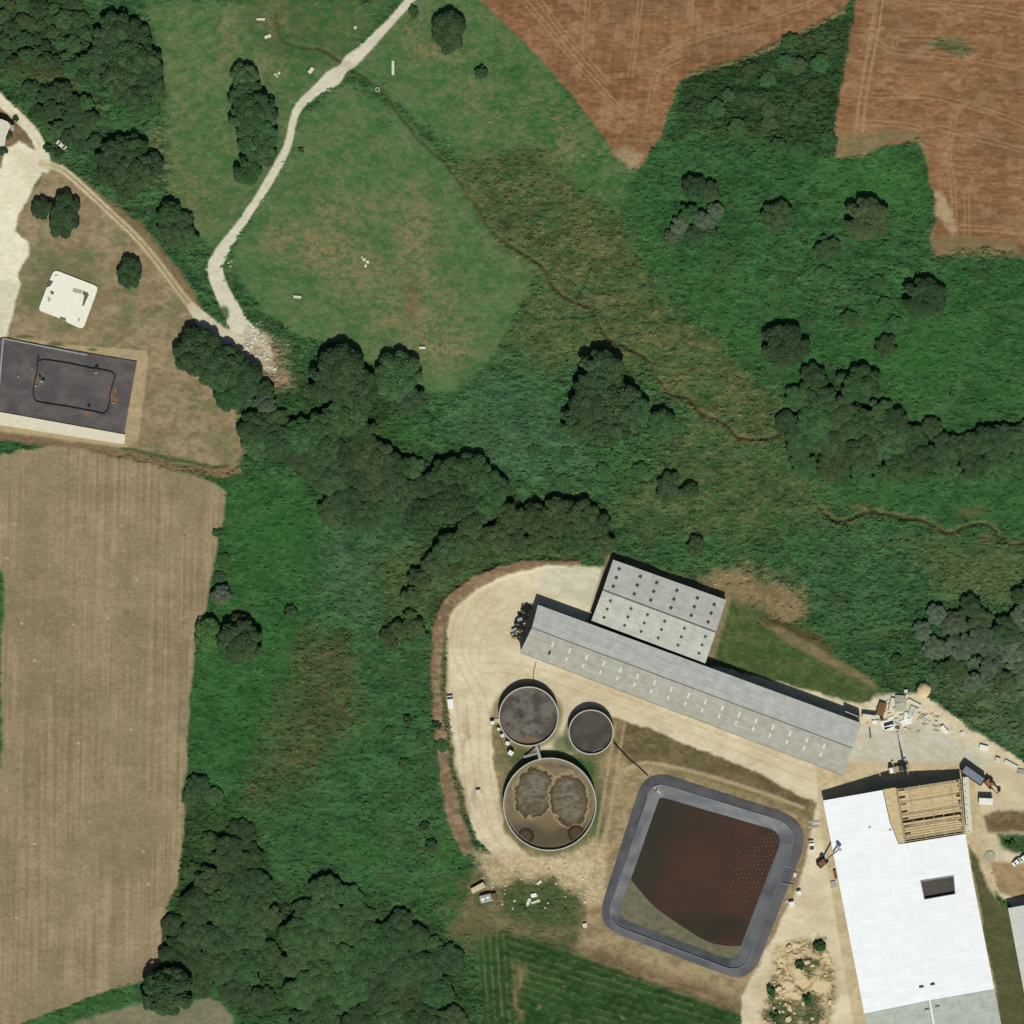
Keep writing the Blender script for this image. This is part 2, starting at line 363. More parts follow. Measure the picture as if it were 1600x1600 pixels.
# brown scorched patches of the meadow
for x, y, rx, ry, a in ((505, 385, 60, 45, .75), (560, 430, 55, 45, .6), (650, 370, 34, 75, .75), (660, 480, 60, 60, .6), (690, 540, 60, 34, .65), (620, 500, 60, 26, .45), (440, 370, 40, 30, .6), (250, 240, 26, 50, .45), (300, 300, 40, 60, .35),
                      (690, 80, 60, 22, .5), (640, 60, 26, 40, .5), (740, 150, 30, 30, .35), (880, 215, 18, 50, .5), (560, 330, 60, 26, .4), (500, 310, 40, 40, .3), (355, 60, 20, 50, .4), (420, 110, 30, 24, .5), (425, 25, 26, 26, .4), (1160, 900, 60, 20, .9), (1225, 935, 40, 30, .9), (150, 170, 16, 22, .5)):
    blob(x, y, rx*1.3, ry*1.3, (136, 124, 90), a*(0.2+1.0*st(nC*.6+nX*.4, .40, .6)), .8)
for x, y, rx, ry in ((430, 40, 14, 34), (1340, 790, 24, 10), (1155, 690, 40, 10), (600, 765, 1, 1), (1545, 845, 16, 14), (1520, 800, 30, 10), (640, 470, 16, 60)):
    blob(x, y, rx, ry, (112, 92, 64), .5*1, .8)
for x, y, rx, ry in ((450, 830, 60, 50), (470, 640, 34, 24), (625, 680, 50, 26), (1420, 560, 90, 60), (1480, 520, 60, 60), (330, 905, 40, 30), (560, 1330, 60, 40), (1110, 480, 40, 50), (1180, 540, 30, 30), (700, 1340, 26, 40), (380, 1275, 22, 22), (1260, 1000, 60, 40), (600, 200, 40, 24), (1245, 860, 24, 34), (1220, 830, 16, 30)):
    blob(x, y, rx, ry, (54, 100, 48), .5, .9, scr=.35)
# furrows / mown lines
mown = st(np.sin((PX*0.62+PY*0.78)/3.1+nB*5), -.2, 1)*.13
ALB *= (1+mown*poly_mask(SX, SY, [(240, 60), (300, 0), (400, 40), (360, 300), (270, 240)], 12))[..., None]
# --- dry lawn on the left
SCR_before = SCR.copy()
dry = region([(18, 350), (75, 262), (98, 262), (160, 315), (215, 365), (270, 440), (308, 500), (345, 548), (372, 650), (382, 705), (362, 738), (190, 706), (-100, 684), (-100, 500), (30, 400)], (134, 119, 90), (158, 142, 112), 5, 'M', scr=.05)
mixc(dry*st(nA*.55+nF*.45, .5, .62)*.62, C(98, 108, 74))
for x, y, rx, ry in ((70, 410, 40, 36), (205, 450, 30, 16), (200, 490, 26, 34), (350, 690, 34, 40), (330, 560, 30, 30), (60, 475, 24, 34), (105, 505, 34, 18), (130, 400, 20, 26)):
    blob(x, y, rx, ry, (88, 106, 66), .6, .9)
region([(-100, 150), (30, 168), (70, 240), (60, 262), (30, 250), (-100, 300)], (118, 100, 74), (134, 116, 86), 4, 'M', scr=.05)
region([(100, 262), (130, 285), (215, 345), (262, 400), (300, 450), (318, 486), (300, 490), (240, 405), (150, 312)], (134, 120, 88), (120, 104, 76), 4, 'M', scr=.05)
# ditch-side strips between the lawn and the stubble field
line_d = smooth_line([(-90, 676, 6), (60, 690, 6), (180, 708, 6), (300, 735, 6), (370, 738, 7)])
mixc(line_mask(MX, MY, line_d, 3), C(126, 106, 80))
mixc(line_mask(MX, MY, [(x, y+9, 3.6) for x, y, _ in smooth_line([(-90, 674, 4), (60, 690, 4), (180, 708, 4), (290, 732, 4), (345, 740, 4), (375, 733, 4)])], 2.5), C(56, 90, 50))
mixc(line_mask(MX, MY, [(190, 700, 2), (250, 712, 3), (330, 730, 2.5), (355, 728, 2)], 2), C(70, 84, 52))
# --- stubble field
stub = [(4, 712), (40, 702), (100, 697), (200, 717), (300, 742), (335, 752), (352, 768), (348, 815), (334, 885), (322, 950), (308, 985), (306, 1020), (297, 1090), (292, 1160), (291, 1210), (285, 1235), (290, 1260), (284, 1330), (276, 1385), (264, 1410), (253, 1445), (252, 1508), (222, 1532), (150, 1554), (60, 1590), (-10, 1625), (-100, 1650), (-100, 712)]
streak = fbm(PX+PY*.02, PY*.02, 3.4, 3, 111, 3)
sf = st(streak*.5+nA*.3+nB*.2, .33, .67)
m_stub = region(stub, (134, 120, 93), (163, 145, 116), 2.0, 'M', scr=.0, f=sf)
mixc(m_stub*st(fbm(PX, PY, 70, 120, 121, 3), .5, .72)*.5*st(streak, .3, .7), C(110, 112, 80))
mixc(m_stub*(nX > .8)*.35, C(180, 160, 128))
for x, y in ((168, 966), (122, 1161), (214, 906), (205, 1140), (54, 1319), (224, 1330), (232, 1382), (26, 1434), (12, 872), (34, 974), (115, 976), (54, 1032)):
    blob(x, y, 3, 2.4, (204, 190, 158), .7, .5, 'N')
region([(-100, 880), (2, 890), (6, 930), (3, 1010), (0, 1090), (4, 1150), (2, 1200), (-100, 1200)], (46, 92, 46), (60, 104, 56), 3, 'M', scr=.4)
region([(30, 1600), (60, 1592), (150, 1556), (222, 1535), (330, 1530), (370, 1560), (390, 1700), (0, 1700), (-100, 1700), (-100, 1660)], (50, 88, 48), (66, 104, 62), 3, 'M', scr=.4)
region([(60, 1640), (110, 1600), (170, 1580), (230, 1566), (300, 1566), (322, 1556), (345, 1566), (366, 1590), (372, 1700), (60, 1700)], (118, 118, 94), (136, 130, 106), 3, 'M', scr=.0)
# --- red ploughed fields
f_ploughA = [(735, -100), (750, 0), (800, 45), (850, 98), (885, 135), (925, 190), (960, 236), (988, 263), (1005, 252), (1030, 215), (1045, 170), (1058, 132), (1078, 112), (1150, 92), (1210, 66), (1260, 46), (1316, 16), (1332, -10), (1335, -100)]
f_ploughB = [(1342, -100), (1336, 0), (1326, 80), (1312, 150), (1304, 205), (1305, 245), (1340, 243), (1380, 228), (1436, 218), (1447, 250), (1452, 285), (1462, 300), (1464, 340), (1455, 370), (1462, 396), (1520, 388), (1588, 388), (1600, 402), (1700, 470), (1700, -100)]
pf = st(nA*.4+fbm(PX, PY, 16, 3.2, 131, 3)*.6, .34, .66)
mA = region(f_ploughA, (122, 88, 60), (150, 110, 77), 2.5, 'M', scr=.0, f=pf)
mBf = region(f_ploughB, (124, 90, 61), (152, 113, 80), 2.5, 'M', scr=.0, f=pf)
mP = np.maximum(mA, mBf)
pg = fbm(PX, PY, 7, 1.7, 231, 3)
mixc(mP*st(pg, .52, .72)*.55*st(nA*.5+nF*.5, .35, .6), C(172, 134, 98)); mixc(mP*st(1-pg, .54, .72)*.22, C(108, 80, 54))
mixc(mP*st(nB, .56, .7)*.55, C(168, 132, 102))
mixc(mP*st(nE, .52, .7)*.35, C(122, 104, 74))
def tracks(pts, c, wd=1.1, gap=8, amt=.6, m=mP):
    """wheel tracks: two parallel lines"""
    for sgn in (-1, 1):
        q = []
        for i, p in enumerate(pts):
            a = pts[max(i-1, 0)]; b = pts[min(i+1, len(pts)-1)]; L = math.hypot(b[0]-a[0], b[1]-a[1])
            q.append((p[0]-(b[1]-a[1])/L*gap/2*sgn, p[1]+(b[0]-a[0])/L*gap/2*sgn, wd))
        mixc(line_mask(HX, HY, q, 1.2)*m*amt*(.5+nC), C(*c))
for pts in ([(800, -20), (840, 25), (890, 85), (950, 150), (990, 190)], [(835, -10), (880, 50), (950, 130)], [(1003, -20), (996, 40), (984, 120)], [(920, -20), (914, 80)], [(1080, -20), (1078, 30)], [(1030, 85), (1090, 60), (1180, 35), (1320, -15)],
            [(1012, 190), (1018, 150), (1030, 110), (1070, 90)], [(1378, -20), (1370, 40), (1352, 130), (1342, 200)], [(1362, 60), (1400, 80), (1500, 90), (1600, 108)], [(1400, 75), (1405, 60), (1480, 60)], [(1335, 190), (1420, 196), (1440, 205)], [(1360, 150), (1450, 150), (1530, 170), (1610, 198)],
            [(1440, 10), (1520, 12), (1610, 28)], [(1492, 380), (1490, 300), (1482, 240), (1492, 180)], [(1510, 300), (1512, 380)], [(1470, 200), (1600, 235)], [(1500, 355), (1610, 362)]):
    tracks(smooth_line([(x, y) for x, y in pts]), (166, 134, 100), 1.0, 7, .8)
tracks(smooth_line([(1376, -20), (1368, 40), (1352, 130), (1342, 205)]), (168, 142, 104), 1.3, 12, .8)
rowB = st(np.sin((PY-PX*.07)/2.0+nB*6), 0, 1)
ALB *= (1-(rowB*.11*mBf)[..., None])
rowA = st(np.sin((PX+PY*.1)/2.2+nB*5), 0, 1)
ALB *= (1-(rowA*.09*mA)[..., None])
region([(1308, 205), (1345, 212), (1400, 205), (1440, 208), (1452, 235), (1450, 262), (1440, 225), (1400, 216), (1372, 230), (1350, 246), (1306, 246)], (118, 112, 80), (142, 124, 92), 4, 'M', amt=.85)
region([(1462, 296), (1472, 300), (1484, 325), (1496, 360), (1490, 370), (1478, 355), (1462, 330)], (178, 156, 124), (160, 132, 100), 3, 'M')
region([(1455, 370), (1490, 366), (1590, 378), (1600, 402), (1460, 398)], (134, 116, 84), (112, 108, 74), 4, 'M', amt=.8)
region([(1588, 385), (1720, 380), (1720, 480), (1600, 405)], (110, 88, 62), (124, 98, 70), 3, 'M')
region([(1440, 70), (1470, 58), (1500, 60), (1525, 82), (1500, 88), (1470, 76)], (74, 92, 58), (110, 114, 82), 3, 'M', amt=.8, scr=.6)
region([(955, 236), (975, 228), (1003, 240), (996, 262), (985, 264)], (148, 128, 98), (164, 142, 112), 4, 'M')
# pale verge of the red field
mixc(line_mask(MX, MY, [(1075, 118, 2.4), (1150, 97, 2.4), (1250, 53, 2.4), (1318, 20, 2.4)], 2)*.6, C(140, 128, 92))
# --- crop rows at the bottom
crop = [(745, 1462), (775, 1452), (820, 1462), (900, 1482), (1000, 1518), (1080, 1545), (1150, 1572), (1160, 1700), (762, 1700), (752, 1540)]
m_crop = region(crop, (38, 66, 34), (56, 86, 48), 3, 'M', scr=.25)
rowv = st(np.sin((PX-PY*.07)/1.75), .1, .9); rowh = st(np.sin((PY-PX*.30)/2.0+nC*1.5), .2, .95)
leftm = poly_mask(SX, SY, [(740, 1440), (800, 1440), (800, 1520), (812, 1560), (822, 1700), (740, 1700)], 10)
mixc(m_crop*leftm*rowv*.42*st(nC, .3, .6), C(128, 124, 90)); mixc(m_crop*(1-leftm)*rowh*.40*st(nC*.5+nA*.5, .38, .6), C(118, 116, 82))
mixc(m_crop*poly_mask(SX, SY, [(802, 1510), (822, 1522), (811, 1545), (812, 1590), (804, 1575)], 6)*.6, C(158, 132, 98))
for x, y in ((840, 1576), (978, 1587), (960, 1540), (880, 1545)): blob(x, y, 6, 3, (150, 138, 104), .6, .8)
region([(920, 1090), (985, 1115), (1180, 1190), (1300, 1240), (1290, 1300), (1262, 1400), (1200, 1530), (1160, 1585), (900, 1490), (925, 1340), (900, 1250)], (116, 106, 76), (146, 132, 98), 6, 'M', scr=.06)
region([(740, 1060), (965, 1090), (955, 1200), (935, 1350), (840, 1350), (770, 1320), (755, 1200)], (112, 108, 76), (150, 136, 102), 6, 'M', scr=.08)
# --- rough grass south and east of the tanks, around the lagoon
region([(745, 1350), (790, 1330), (920, 1340), (960, 1440), (1170, 1560), (1150, 1572), (900, 1486), (775, 1452), (700, 1462), (730, 1400)], (84, 92, 62), (124, 114, 84), 6, 'M', scr=.25)
region([(705, 1455), (760, 1425), (775, 1455), (748, 1465), (745, 1490)], (116, 104, 76), (92, 92, 62), 12, 'S', scr=.2, amt=.8)
region([(790, 1395), (870, 1360), (905, 1390), (900, 1440), (860, 1450), (780, 1430)], (62, 86, 50), (86, 96, 62), 8, 'M', scr=.45)
region([(925, 1150), (960, 1190), (1000, 1195), (1255, 1272), (1270, 1300), (1268, 1360), (1190, 1540), (1160, 1575), (1000, 1520), (905, 1475), (935, 1330), (960, 1210)], (136, 122, 92), (168, 150, 116), 5, 'M', scr=.08)
region([(975, 1130), (1080, 1150), (1250, 1222), (1275, 1240), (1262, 1262), (1130, 1225), (1040, 1195), (985, 1195), (965, 1160)], (96, 88, 62), (124, 110, 80), 5, 'M', scr=.12)
region([(905, 1472), (1000, 1504), (1155, 1562), (1148, 1574), (1000, 1522), (905, 1484)], (116, 98, 74), (138, 118, 90), 7, 'M')
# --- the sandy yard
yard = [(697, 985), (705, 950), (740, 922), (790, 898), (850, 882), (905, 886), (950, 888), (960, 980), (1105, 1036), (1340, 1100), (1385, 1088), (1440, 1082), (1520, 1140), (1605, 1195), (1720, 1250), (1720, 1420), (1590, 1420), (1560, 1400), (1530, 1350), (1510, 1300), (1290, 1260), (1330, 1480), (1352, 1600), (1360, 1700), (1160, 1700),
        (1158, 1560), (1200, 1480), (1240, 1400), (1262, 1330), (1275, 1255), (1180, 1205), (1060, 1158), (985, 1128), (958, 1120), (930, 1175), (880, 1180), (790, 1160), (765, 1110), (770, 1180), (782, 1250), (788, 1300), (830, 1340), (930, 1345), (915, 1380), (880, 1365), (800, 1362), (745, 1310), (728, 1260), (708, 1180), (697, 1080)]
yf = st(nA*.6+nB*.4, .35, .66)
m_yard = region(yard, (202, 188, 157), (224, 212, 183), 2.2, 'M', scr=.0, f=yf)
region([(880, 1335), (945, 1300), (950, 1350), (935, 1400), (915, 1420), (895, 1390), (860, 1372), (820, 1375), (760, 1385), (745, 1330)], (176, 158, 124), (204, 186, 150), 8, 'S', scr=0, f=st(nC*.5+nX*.5, .4, .6), amt=.85)
# reddish berm round the yard
berm_pts = smooth_line([(905, 880, 3), (850, 880, 6), (790, 892, 9), (738, 914, 11), (699, 948, 11), (684, 1000, 9), (682, 1070, 8), (689, 1150, 8), (699, 1220, 11), (715, 1290, 13), (730, 1325, 9)])
m_berm = line_mask(MX, MY, berm_pts, 2.5)
mixc(m_berm, two((118, 102, 78), (146, 126, 100), mB)); SCR *= (1-m_berm); mixc(m_berm*st(nC, .5, .62)*.5, C(168, 150, 120)); mixc(m_berm*st(nD, .58, .7)*.35, C(96, 84, 60))
mixc(line_mask(MX, MY, [(x-5, y, 2.2) for x, y, _ in berm_pts], 3)*.55*(nB > .45), C(144, 102, 78))
mixc(line_mask(MX, MY, [(696, 1000, 3), (697, 1120, 3), (712, 1200, 3), (730, 1270, 4)], 4)*.75, C(108, 98, 66))
# worn wheel curves in the yard
for pts in ([(760, 915), (722, 960), (715, 1020), (740, 1070), (755, 1110), (757, 1200), (775, 1290), (800, 1330)], [(720, 1090), (728, 1170), (742, 1260), (770, 1320)], [(790, 940), (750, 985), (745, 1040), (800, 1045), (900, 1070), (1200, 1185), (1300, 1225)]):
    tracks(smooth_line(pts), (216, 200, 168), 1.6, 9, .45, m_yard)
    tracks(smooth_line(pts), (180, 160, 124), 1.2, 15, .4, m_yard)
for x, y, rx, ry in ((727, 1150, 8, 40), (745, 1240, 10, 26), (880, 900, 1, 1)): blob(x, y, rx, ry, (150, 132, 98), .5*1, .8)
region([(850, 885), (945, 888), (948, 915), (928, 950), (872, 930), (845, 925)], (214, 209, 188), (198, 192, 168), 4, 'H', scr=0)
region([(1348, 1118), (1365, 1088), (1400, 1084), (1440, 1096), (1482, 1128), (1520, 1150), (1470, 1150), (1400, 1146)], (222, 215, 192), (204, 192, 162), 4, 'M', scr=0, f=st(nC*.5+nX*.5, .4, .6))
region([(1345, 1135), (1400, 1132), (1450, 1130), (1560, 1195), (1500, 1200), (1420, 1200), (1330, 1228), (1290, 1235), (1320, 1205)], (204, 200, 184), (192, 186, 166), 6, 'M', scr=0)
region([(945, 868), (1130, 935), (1120, 925), (1000, 878)], (110, 104, 74), (128, 112, 82), 6, 'M', scr=0)
region([(1090, 900), (1150, 890), (1240, 925), (1262, 960), (1240, 972), (1170, 945), (1120, 935)], (150, 128, 96), (118, 106, 74), 8, 'S', scr=.25, amt=.9)
region([(1185, 958), (1250, 970), (1300, 1010), (1290, 1020), (1230, 990), (1190, 975)], (74, 72, 46), (90, 84, 56), 5, 'S', scr=.6)
region([(1190, 972), (1240, 990), (1360, 1062), (1372, 1078), (1350, 1070), (1230, 1004)], (134, 118, 86), (108, 104, 72), 4, 'M', scr=.1)
# green collar round the big tank and grass between tanks
blob(861, 1255, 86, 86, (100, 104, 70), .8, .12, 'M', scr=.1); blob(912, 1200, 26, 38, (60, 92, 52), .9, .5, 'M', scr=.3); blob(935, 1280, 12, 50, (74, 96, 60), .7, .6, 'M')
blob(824, 1118, 58, 58, (120, 112, 80), .8, .12, 'M', scr=.05); blob(922, 1146, 44, 44, (112, 106, 76), .8, .12, 'M', scr=.05)
blob(880, 1165, 24, 24, (74, 96, 56), .8, .5, 'M', scr=.3); blob(815, 1185, 30, 16, (78, 92, 58), .8, .5, 'M')
for x in (952, 966): mixc(line_mask(HX, HY, [(x+10, 1130, 2.2), (x, 1190, 2.2), (x-16, 1290, 2.2), (x-26, 1340, 2.2)], 2)*.75, C(178, 158, 122))
mixc(line_mask(HX, HY, smooth_line([(975, 1205, 2), (1010, 1192, 2.5), (1080, 1205, 2.5), (1180, 1235, 2.5), (1255, 1262, 2.5)]), 2.5)*.8, C(190, 172, 136))
# right side: spoil heap, weeds, strips between buildings
region([(1535, 1275), (1560, 1265), (1720, 1275), (1720, 1305), (1600, 1300), (1545, 1300)], (104, 90, 64), (130, 112, 82), 3, 'M')
region([(1558, 1302), (1600, 1302), (1720, 1310), (1720, 1335), (1590, 1335), (1565, 1325)], (54, 86, 46), (72, 98, 60), 4, 'M', scr=.6)
region([(1512, 1320), (1530, 1340), (1540, 1380), (1560, 1410), (1582, 1425), (1600, 1510), (1650, 1700), (1580, 1700), (1556, 1560), (1530, 1420)], (84, 88, 58), (98, 96, 66), 3, 'M', scr=.05)
region([(1545, 1345), (1600, 1350), (1720, 1350), (1720, 1400), (1590, 1402), (1560, 1395)], (172, 148, 112), (150, 128, 96), 3, 'M')
region([(1275, 1190), (1515, 1190), (1545, 1330), (1600, 1700), (1350, 1700), (1300, 1400), (1280, 1280)], (186, 170, 136), (206, 190, 156), 2, 'H', scr=0)
region([(1512, 1320), (1530, 1340), (1540, 1380), (1560, 1410), (1582, 1425), (1600, 1510), (1650, 1700), (1580, 1700), (1556, 1560), (1530, 1420)], (84, 88, 58), (98, 96, 66), 3, 'M', scr=.05)
region([(948, 866), (1144, 932), (1112, 1046), (915, 980)], (120, 112, 84), (140, 128, 96), 3, 'H', scr=0)
# rubble and weed island
region([(1215, 1475), (1250, 1465), (1290, 1475), (1305, 1520), (1308, 1560), (1295, 1600), (1290, 1700), (1180, 1700), (1185, 1590), (1200, 1540)], (206, 184, 146), (134, 122, 88), 5, 'M', f=st(nF*.6+nX*.4, .47, .56), scr=.2)
for x, y, rx, ry in ((1252, 1530, 13, 12), (1224, 1500, 10, 8), (1282, 1540, 12, 16), (1230, 1545, 12, 10), (1290, 1500, 8, 10), (1245, 1478, 16, 6), (1240, 1560, 12, 6)): blob(x, y, rx, ry, (220, 200, 162), .9, .3, scr=0)
for x, y, rx, ry in ((1262, 1508, 18, 14), (1208, 1550, 12, 30), (1225, 1590, 40, 26), (1270, 1580, 26, 30), (1280, 1475, 14, 12)): blob(x, y, rx, ry, (66, 84, 50), .85, .5, scr=.8)
# left white yard and tracks
apron = [(12, 232), (30, 222), (52, 232), (74, 240), (76, 262), (62, 275), (50, 300), (30, 335), (24, 360), (44, 378), (44, 400), (28, 425), (30, 445), (18, 500), (8, 540), (2, 570), (-100, 640), (-100, 330), (0, 262)]
m_apron = region(apron, (226, 218, 192), (238, 232, 210), 2, 'M', scr=.0)
mixc(m_apron*poly_mask(SX, SY, [(20, 225), (70, 240), (60, 290), (25, 260)], 8)*.6, C(208, 200, 172))
mixc(m_apron*poly_mask(SX, SY, [(-20, 430), (30, 440), (10, 540), (-20, 560)], 10)*.5, C(196, 190, 166))
track_w = smooth_line([(-60, 90, 8), (0, 156, 8), (28, 182, 8), (55, 212, 8.5), (68, 245, 9), (70, 262, 9)])
m_tw = line_mask(HX, HY, track_w, 1.5); mixc(m_tw, two((214, 206, 178), (226, 220, 196), mB)); SCR *= (1-m_tw)
for dx, dy in ((0, 0),):
    tr = smooth_line([(66, 256, 6), (95, 264, 6), (125, 288, 5.5), (170, 330, 5.5), (210, 368, 5.5), (248, 412, 6), (282, 458, 6.5), (308, 488, 7)])
m_tn = line_mask(HX, HY, tr, 2)
fade = st(PX, 60, 340)[...]
mixc(m_tn*.85, two((188, 172, 136), (170, 152, 118), fade)); SCR *= (1-m_tn)
mixc(line_mask(HX, HY, [(x, y, 1.2) for x, y, _ in tr], 1.4)*.55*(PX > 100), C(128, 112, 80))
tracks([(p[0], p[1]) for p in tr], (216, 204, 172), 1.7, 7.5, .7, m_tn*(1-fade*.7))
track_m = smooth_line([(700, -70, 6), (645, -5, 6), (600, 45, 6.5), (566, 80, 9), (548, 95, 11), (535, 108, 8), (520, 122, 13), (496, 140, 8), (468, 165, 6.5), (458, 190, 5.5), (450, 225, 6), (436, 255, 6.5), (408, 303, 6.5), (375, 352, 6.5), (347, 392, 10), (336, 420, 12), (344, 448, 12), (362, 485, 14), (380, 518, 17), (400, 545, 22), (420, 572, 8)])
m_tm = line_mask(HX, HY, track_m, 1.2)
mixc(m_tm, two((206, 200, 180), (218, 213, 194), mB)); SCR *= (1-m_tm)
spur = smooth_line([(300, 480, 7), (322, 505, 12), (350, 525, 13), (385, 545, 18)])
m_sp = line_mask(HX, HY, spur, 1.5); mixc(m_sp, two((198, 186, 160), (210, 200, 176), mB)); SCR *= (1-m_sp)
m_tr = np.maximum(m_tm, m_sp)
rub = poly_mask(SX, SY, [(370, 520), (400, 500), (425, 545), (430, 575), (405, 570), (380, 550)], 6)
mixc(rub*(nX > .55)*.55, C(130, 120, 96)); mixc(rub*(nX < .36)*.6, C(236, 232, 220))
mixc(poly_mask(SX, SY, [(385, 520), (430, 535), (450, 575), (455, 605), (430, 600), (395, 565)], 14)*.75, two((186, 172, 144), (146, 126, 98), st(nC, .4, .6))); blob(438, 594, 24, 22, (146, 124, 96), .7, .7); blob(428, 578, 7, 7, (214, 206, 186), .8)
blob(350, 490, 12, 16, (62, 92, 52), .9, .4, 'M')
mixc(line_mask(HX, HY, smooth_line([(362, 425, 1.3), (385, 470, 1.3), (430, 512, 1.3), (462, 530, 1.3), (500, 533, 1.3), (535, 538, 1.3)]), 1.5)*.8, C(50, 76, 46))
# --- margin of the covered reservoir
region([(-100, 515), (14, 528), (60, 532), (120, 540), (230, 548), (232, 560), (216, 690), (196, 700), (-100, 660)], (166, 150, 116), (180, 162, 126), 1.5, 'H', scr=0)
for x, y, rx, ry in ((38, 526, 18, 3.5), (86, 538, 16, 4), (145, 546, 9, 3)): blob(x, y, rx, ry, (96, 98, 60), .9, .4, 'N')
# --- streams: carved bed, brown banks
ditch1 = smooth_line([(430, 20, 1.5), (440, 60, 2), (470, 72, 2), (505, 78, 2), (530, 95, 2.5), (548, 104, 2), (575, 125, 2), (600, 145, 1.8), (625, 180, 2), (660, 222, 2), (700, 258, 2), (722, 288, 2.2), (745, 322, 2.2), (765, 355, 2.2), (800, 385, 2.2), (838, 408, 2.2), (852, 422, 2.4), (866, 450, 2.4), (895, 470, 2.4), (922, 480, 2.6), (935, 505, 2.6), (952, 530, 2.6), (985, 545, 3), (1010, 560, 3), (1022, 580, 2.6), (1045, 612, 3), (1075, 622, 3.2), (1095, 645, 3), (1130, 660, 2.6), (1155, 682, 2.6), (1195, 686, 2.6), (1218, 678, 3), (1230, 690, 2)])
ditch2 = smooth_line([(1280, 790, 1.5), (1300, 812, 3), (1325, 812, 3), (1350, 800, 4), (1375, 800, 4), (1410, 808, 3), (1440, 812, 3), (1462, 822, 3), (1482, 833, 3), (1510, 822, 2), (1540, 818, 2), (1560, 832, 2), (1580, 850, 2), (1620, 845, 2.5), (1700, 860, 2.5)])
DZ = np.zeros(PX.shape, np.float32)
for dl, a in ((ditch1, 1), (ditch2, 1)):
    bank = line_mask(MX, MY, [(x+1, y+1, wv+2.5) for x, y, wv in dl], 4)
    mixc(bank*.55*(PX > 700)*st(nC, .42, .6), C(126, 112, 80)); mixc(bank*.22, C(92, 90, 60))
    bed = line_mask(HX, HY, [(x, y, wv*.55) for x, y, wv in dl], 2.0)*(1-m_tm)*st(nF, .34, .52)
    mixc(bed*.85, C(50, 46, 32)); SCR *= (1-bed)
    DZ -= line_mask(HX, HY, [(x, y, wv*.45) for x, y, wv in dl], 4)*1.5*(1-m_tm)*(.5+.5*st(PX, 600, 900))
# fine mottling everywhere
veg = np.clip(SCR, 0, 1.1)
tone = 1+(nD-.5)*(.30+.45*veg)+(nX-.5)*(.20+.15*veg)+(nF-.5)*(.12+.3*veg)
SCR *= 1-.93*poly_mask(PX, PY, [(975, 1120), (1290, 1230), (1262, 1340), (1180, 1550), (1160, 1580), (900, 1486), (925, 1380), (900, 1330), (760, 1240), (760, 1080), (900, 1060)], 6)
SCR *= 1-.8*m_crop
veg = np.clip(SCR, 0, 1.1)
smooth_m = np.maximum(np.maximum(m_apron, m_yard), m_tr)
tone = 1+(tone-1)*(1-.55*smooth_m)
ALB = np.clip(ALB*tone[..., None], 0.004, .86)
mixc(veg*st(fbm(PX, PY, 30, 18, 151, 3), .58, .74)*.16, C(92, 80, 56))
# --- relief
bil = np.abs(fbm(PX, PY, 13, 7.5, 161, 2)-.5)*2; bil2 = np.abs(fbm(PX+50, PY, 6, 3.4, 171, 2)-.5)*2
HZ = veg*((1-bil)*.7+(1-bil2)*.45+(nB-.5)*1.6)+(1-veg)*(nC-.5)*.14+(nX-.5)*.06
HZ -= veg*.9
HZ += DZ
HZ += m_berm*.9+mP*(.04*rowB)+m_crop*(rowv*leftm+rowh*(1-leftm))*.12
big = fbm(PX, PY, 330, 330, 181, 2)-.5
def rrect(corners, rad, n=8):
    out = []; N = len(corners)
    for i in range(N):
        p = Vector((*corners[i], 0)); a = Vector((*corners[i-1], 0)); b = Vector((*corners[(i+1) % N], 0)); r = rad[i] if isinstance(rad, (list, tuple)) else rad
        u = (a-p).normalized(); v = (b-p).normalized()
        s0 = p+u*r; s1 = p+v*r
        for k in range(n+1):
            t = k/n; q = s0*(1-t)**2+p*2*t*(1-t)+s1*t*t; out.append((q.x, q.y))
    return out
LAG_OUT = rrect([(1009, 1200), (1272, 1284), (1172, 1538), (930, 1447)], [44, 60, 44, 44])
LAG_TOE = rrect([(1029, 1241), (1229, 1299), (1150, 1506), (961, 1434)], [6, 26, 20, 18])
LAG_CR = [((a[0]+b[0])/2*1+(0), (a[1]+b[1])/2) for a, b in zip(LAG_OUT, LAG_TOE)]
lag = poly_mask(PX, PY, LAG_CR, 1)
HZ = HZ*(1-lag)-5*lag
# flat building pads
pads = [[(805, 935), (1355, 1125), (1325, 1220), (800, 1025)], [(950, 868), (1142, 935), (1110, 1045), (915, 975)], [(1280, 1205), (1510, 1205), (1590, 1700), (1375, 1700)]]
HS = HZ
def gz(px, py):
    i = int(round((py-ax[0])/STEP)); j = int(round((px-ax[0])/STEP))
    return float(HS[min(max(i, 0), NG-1), min(max(j, 0), NG-1)])
def galb(px, py):
    i = np.clip(np.round((py-ax[0])/STEP).astype(int), 0, NG-1); j = np.clip(np.round((px-ax[0])/STEP).astype(int), 0, NG-1)
    return ALB[i, j]
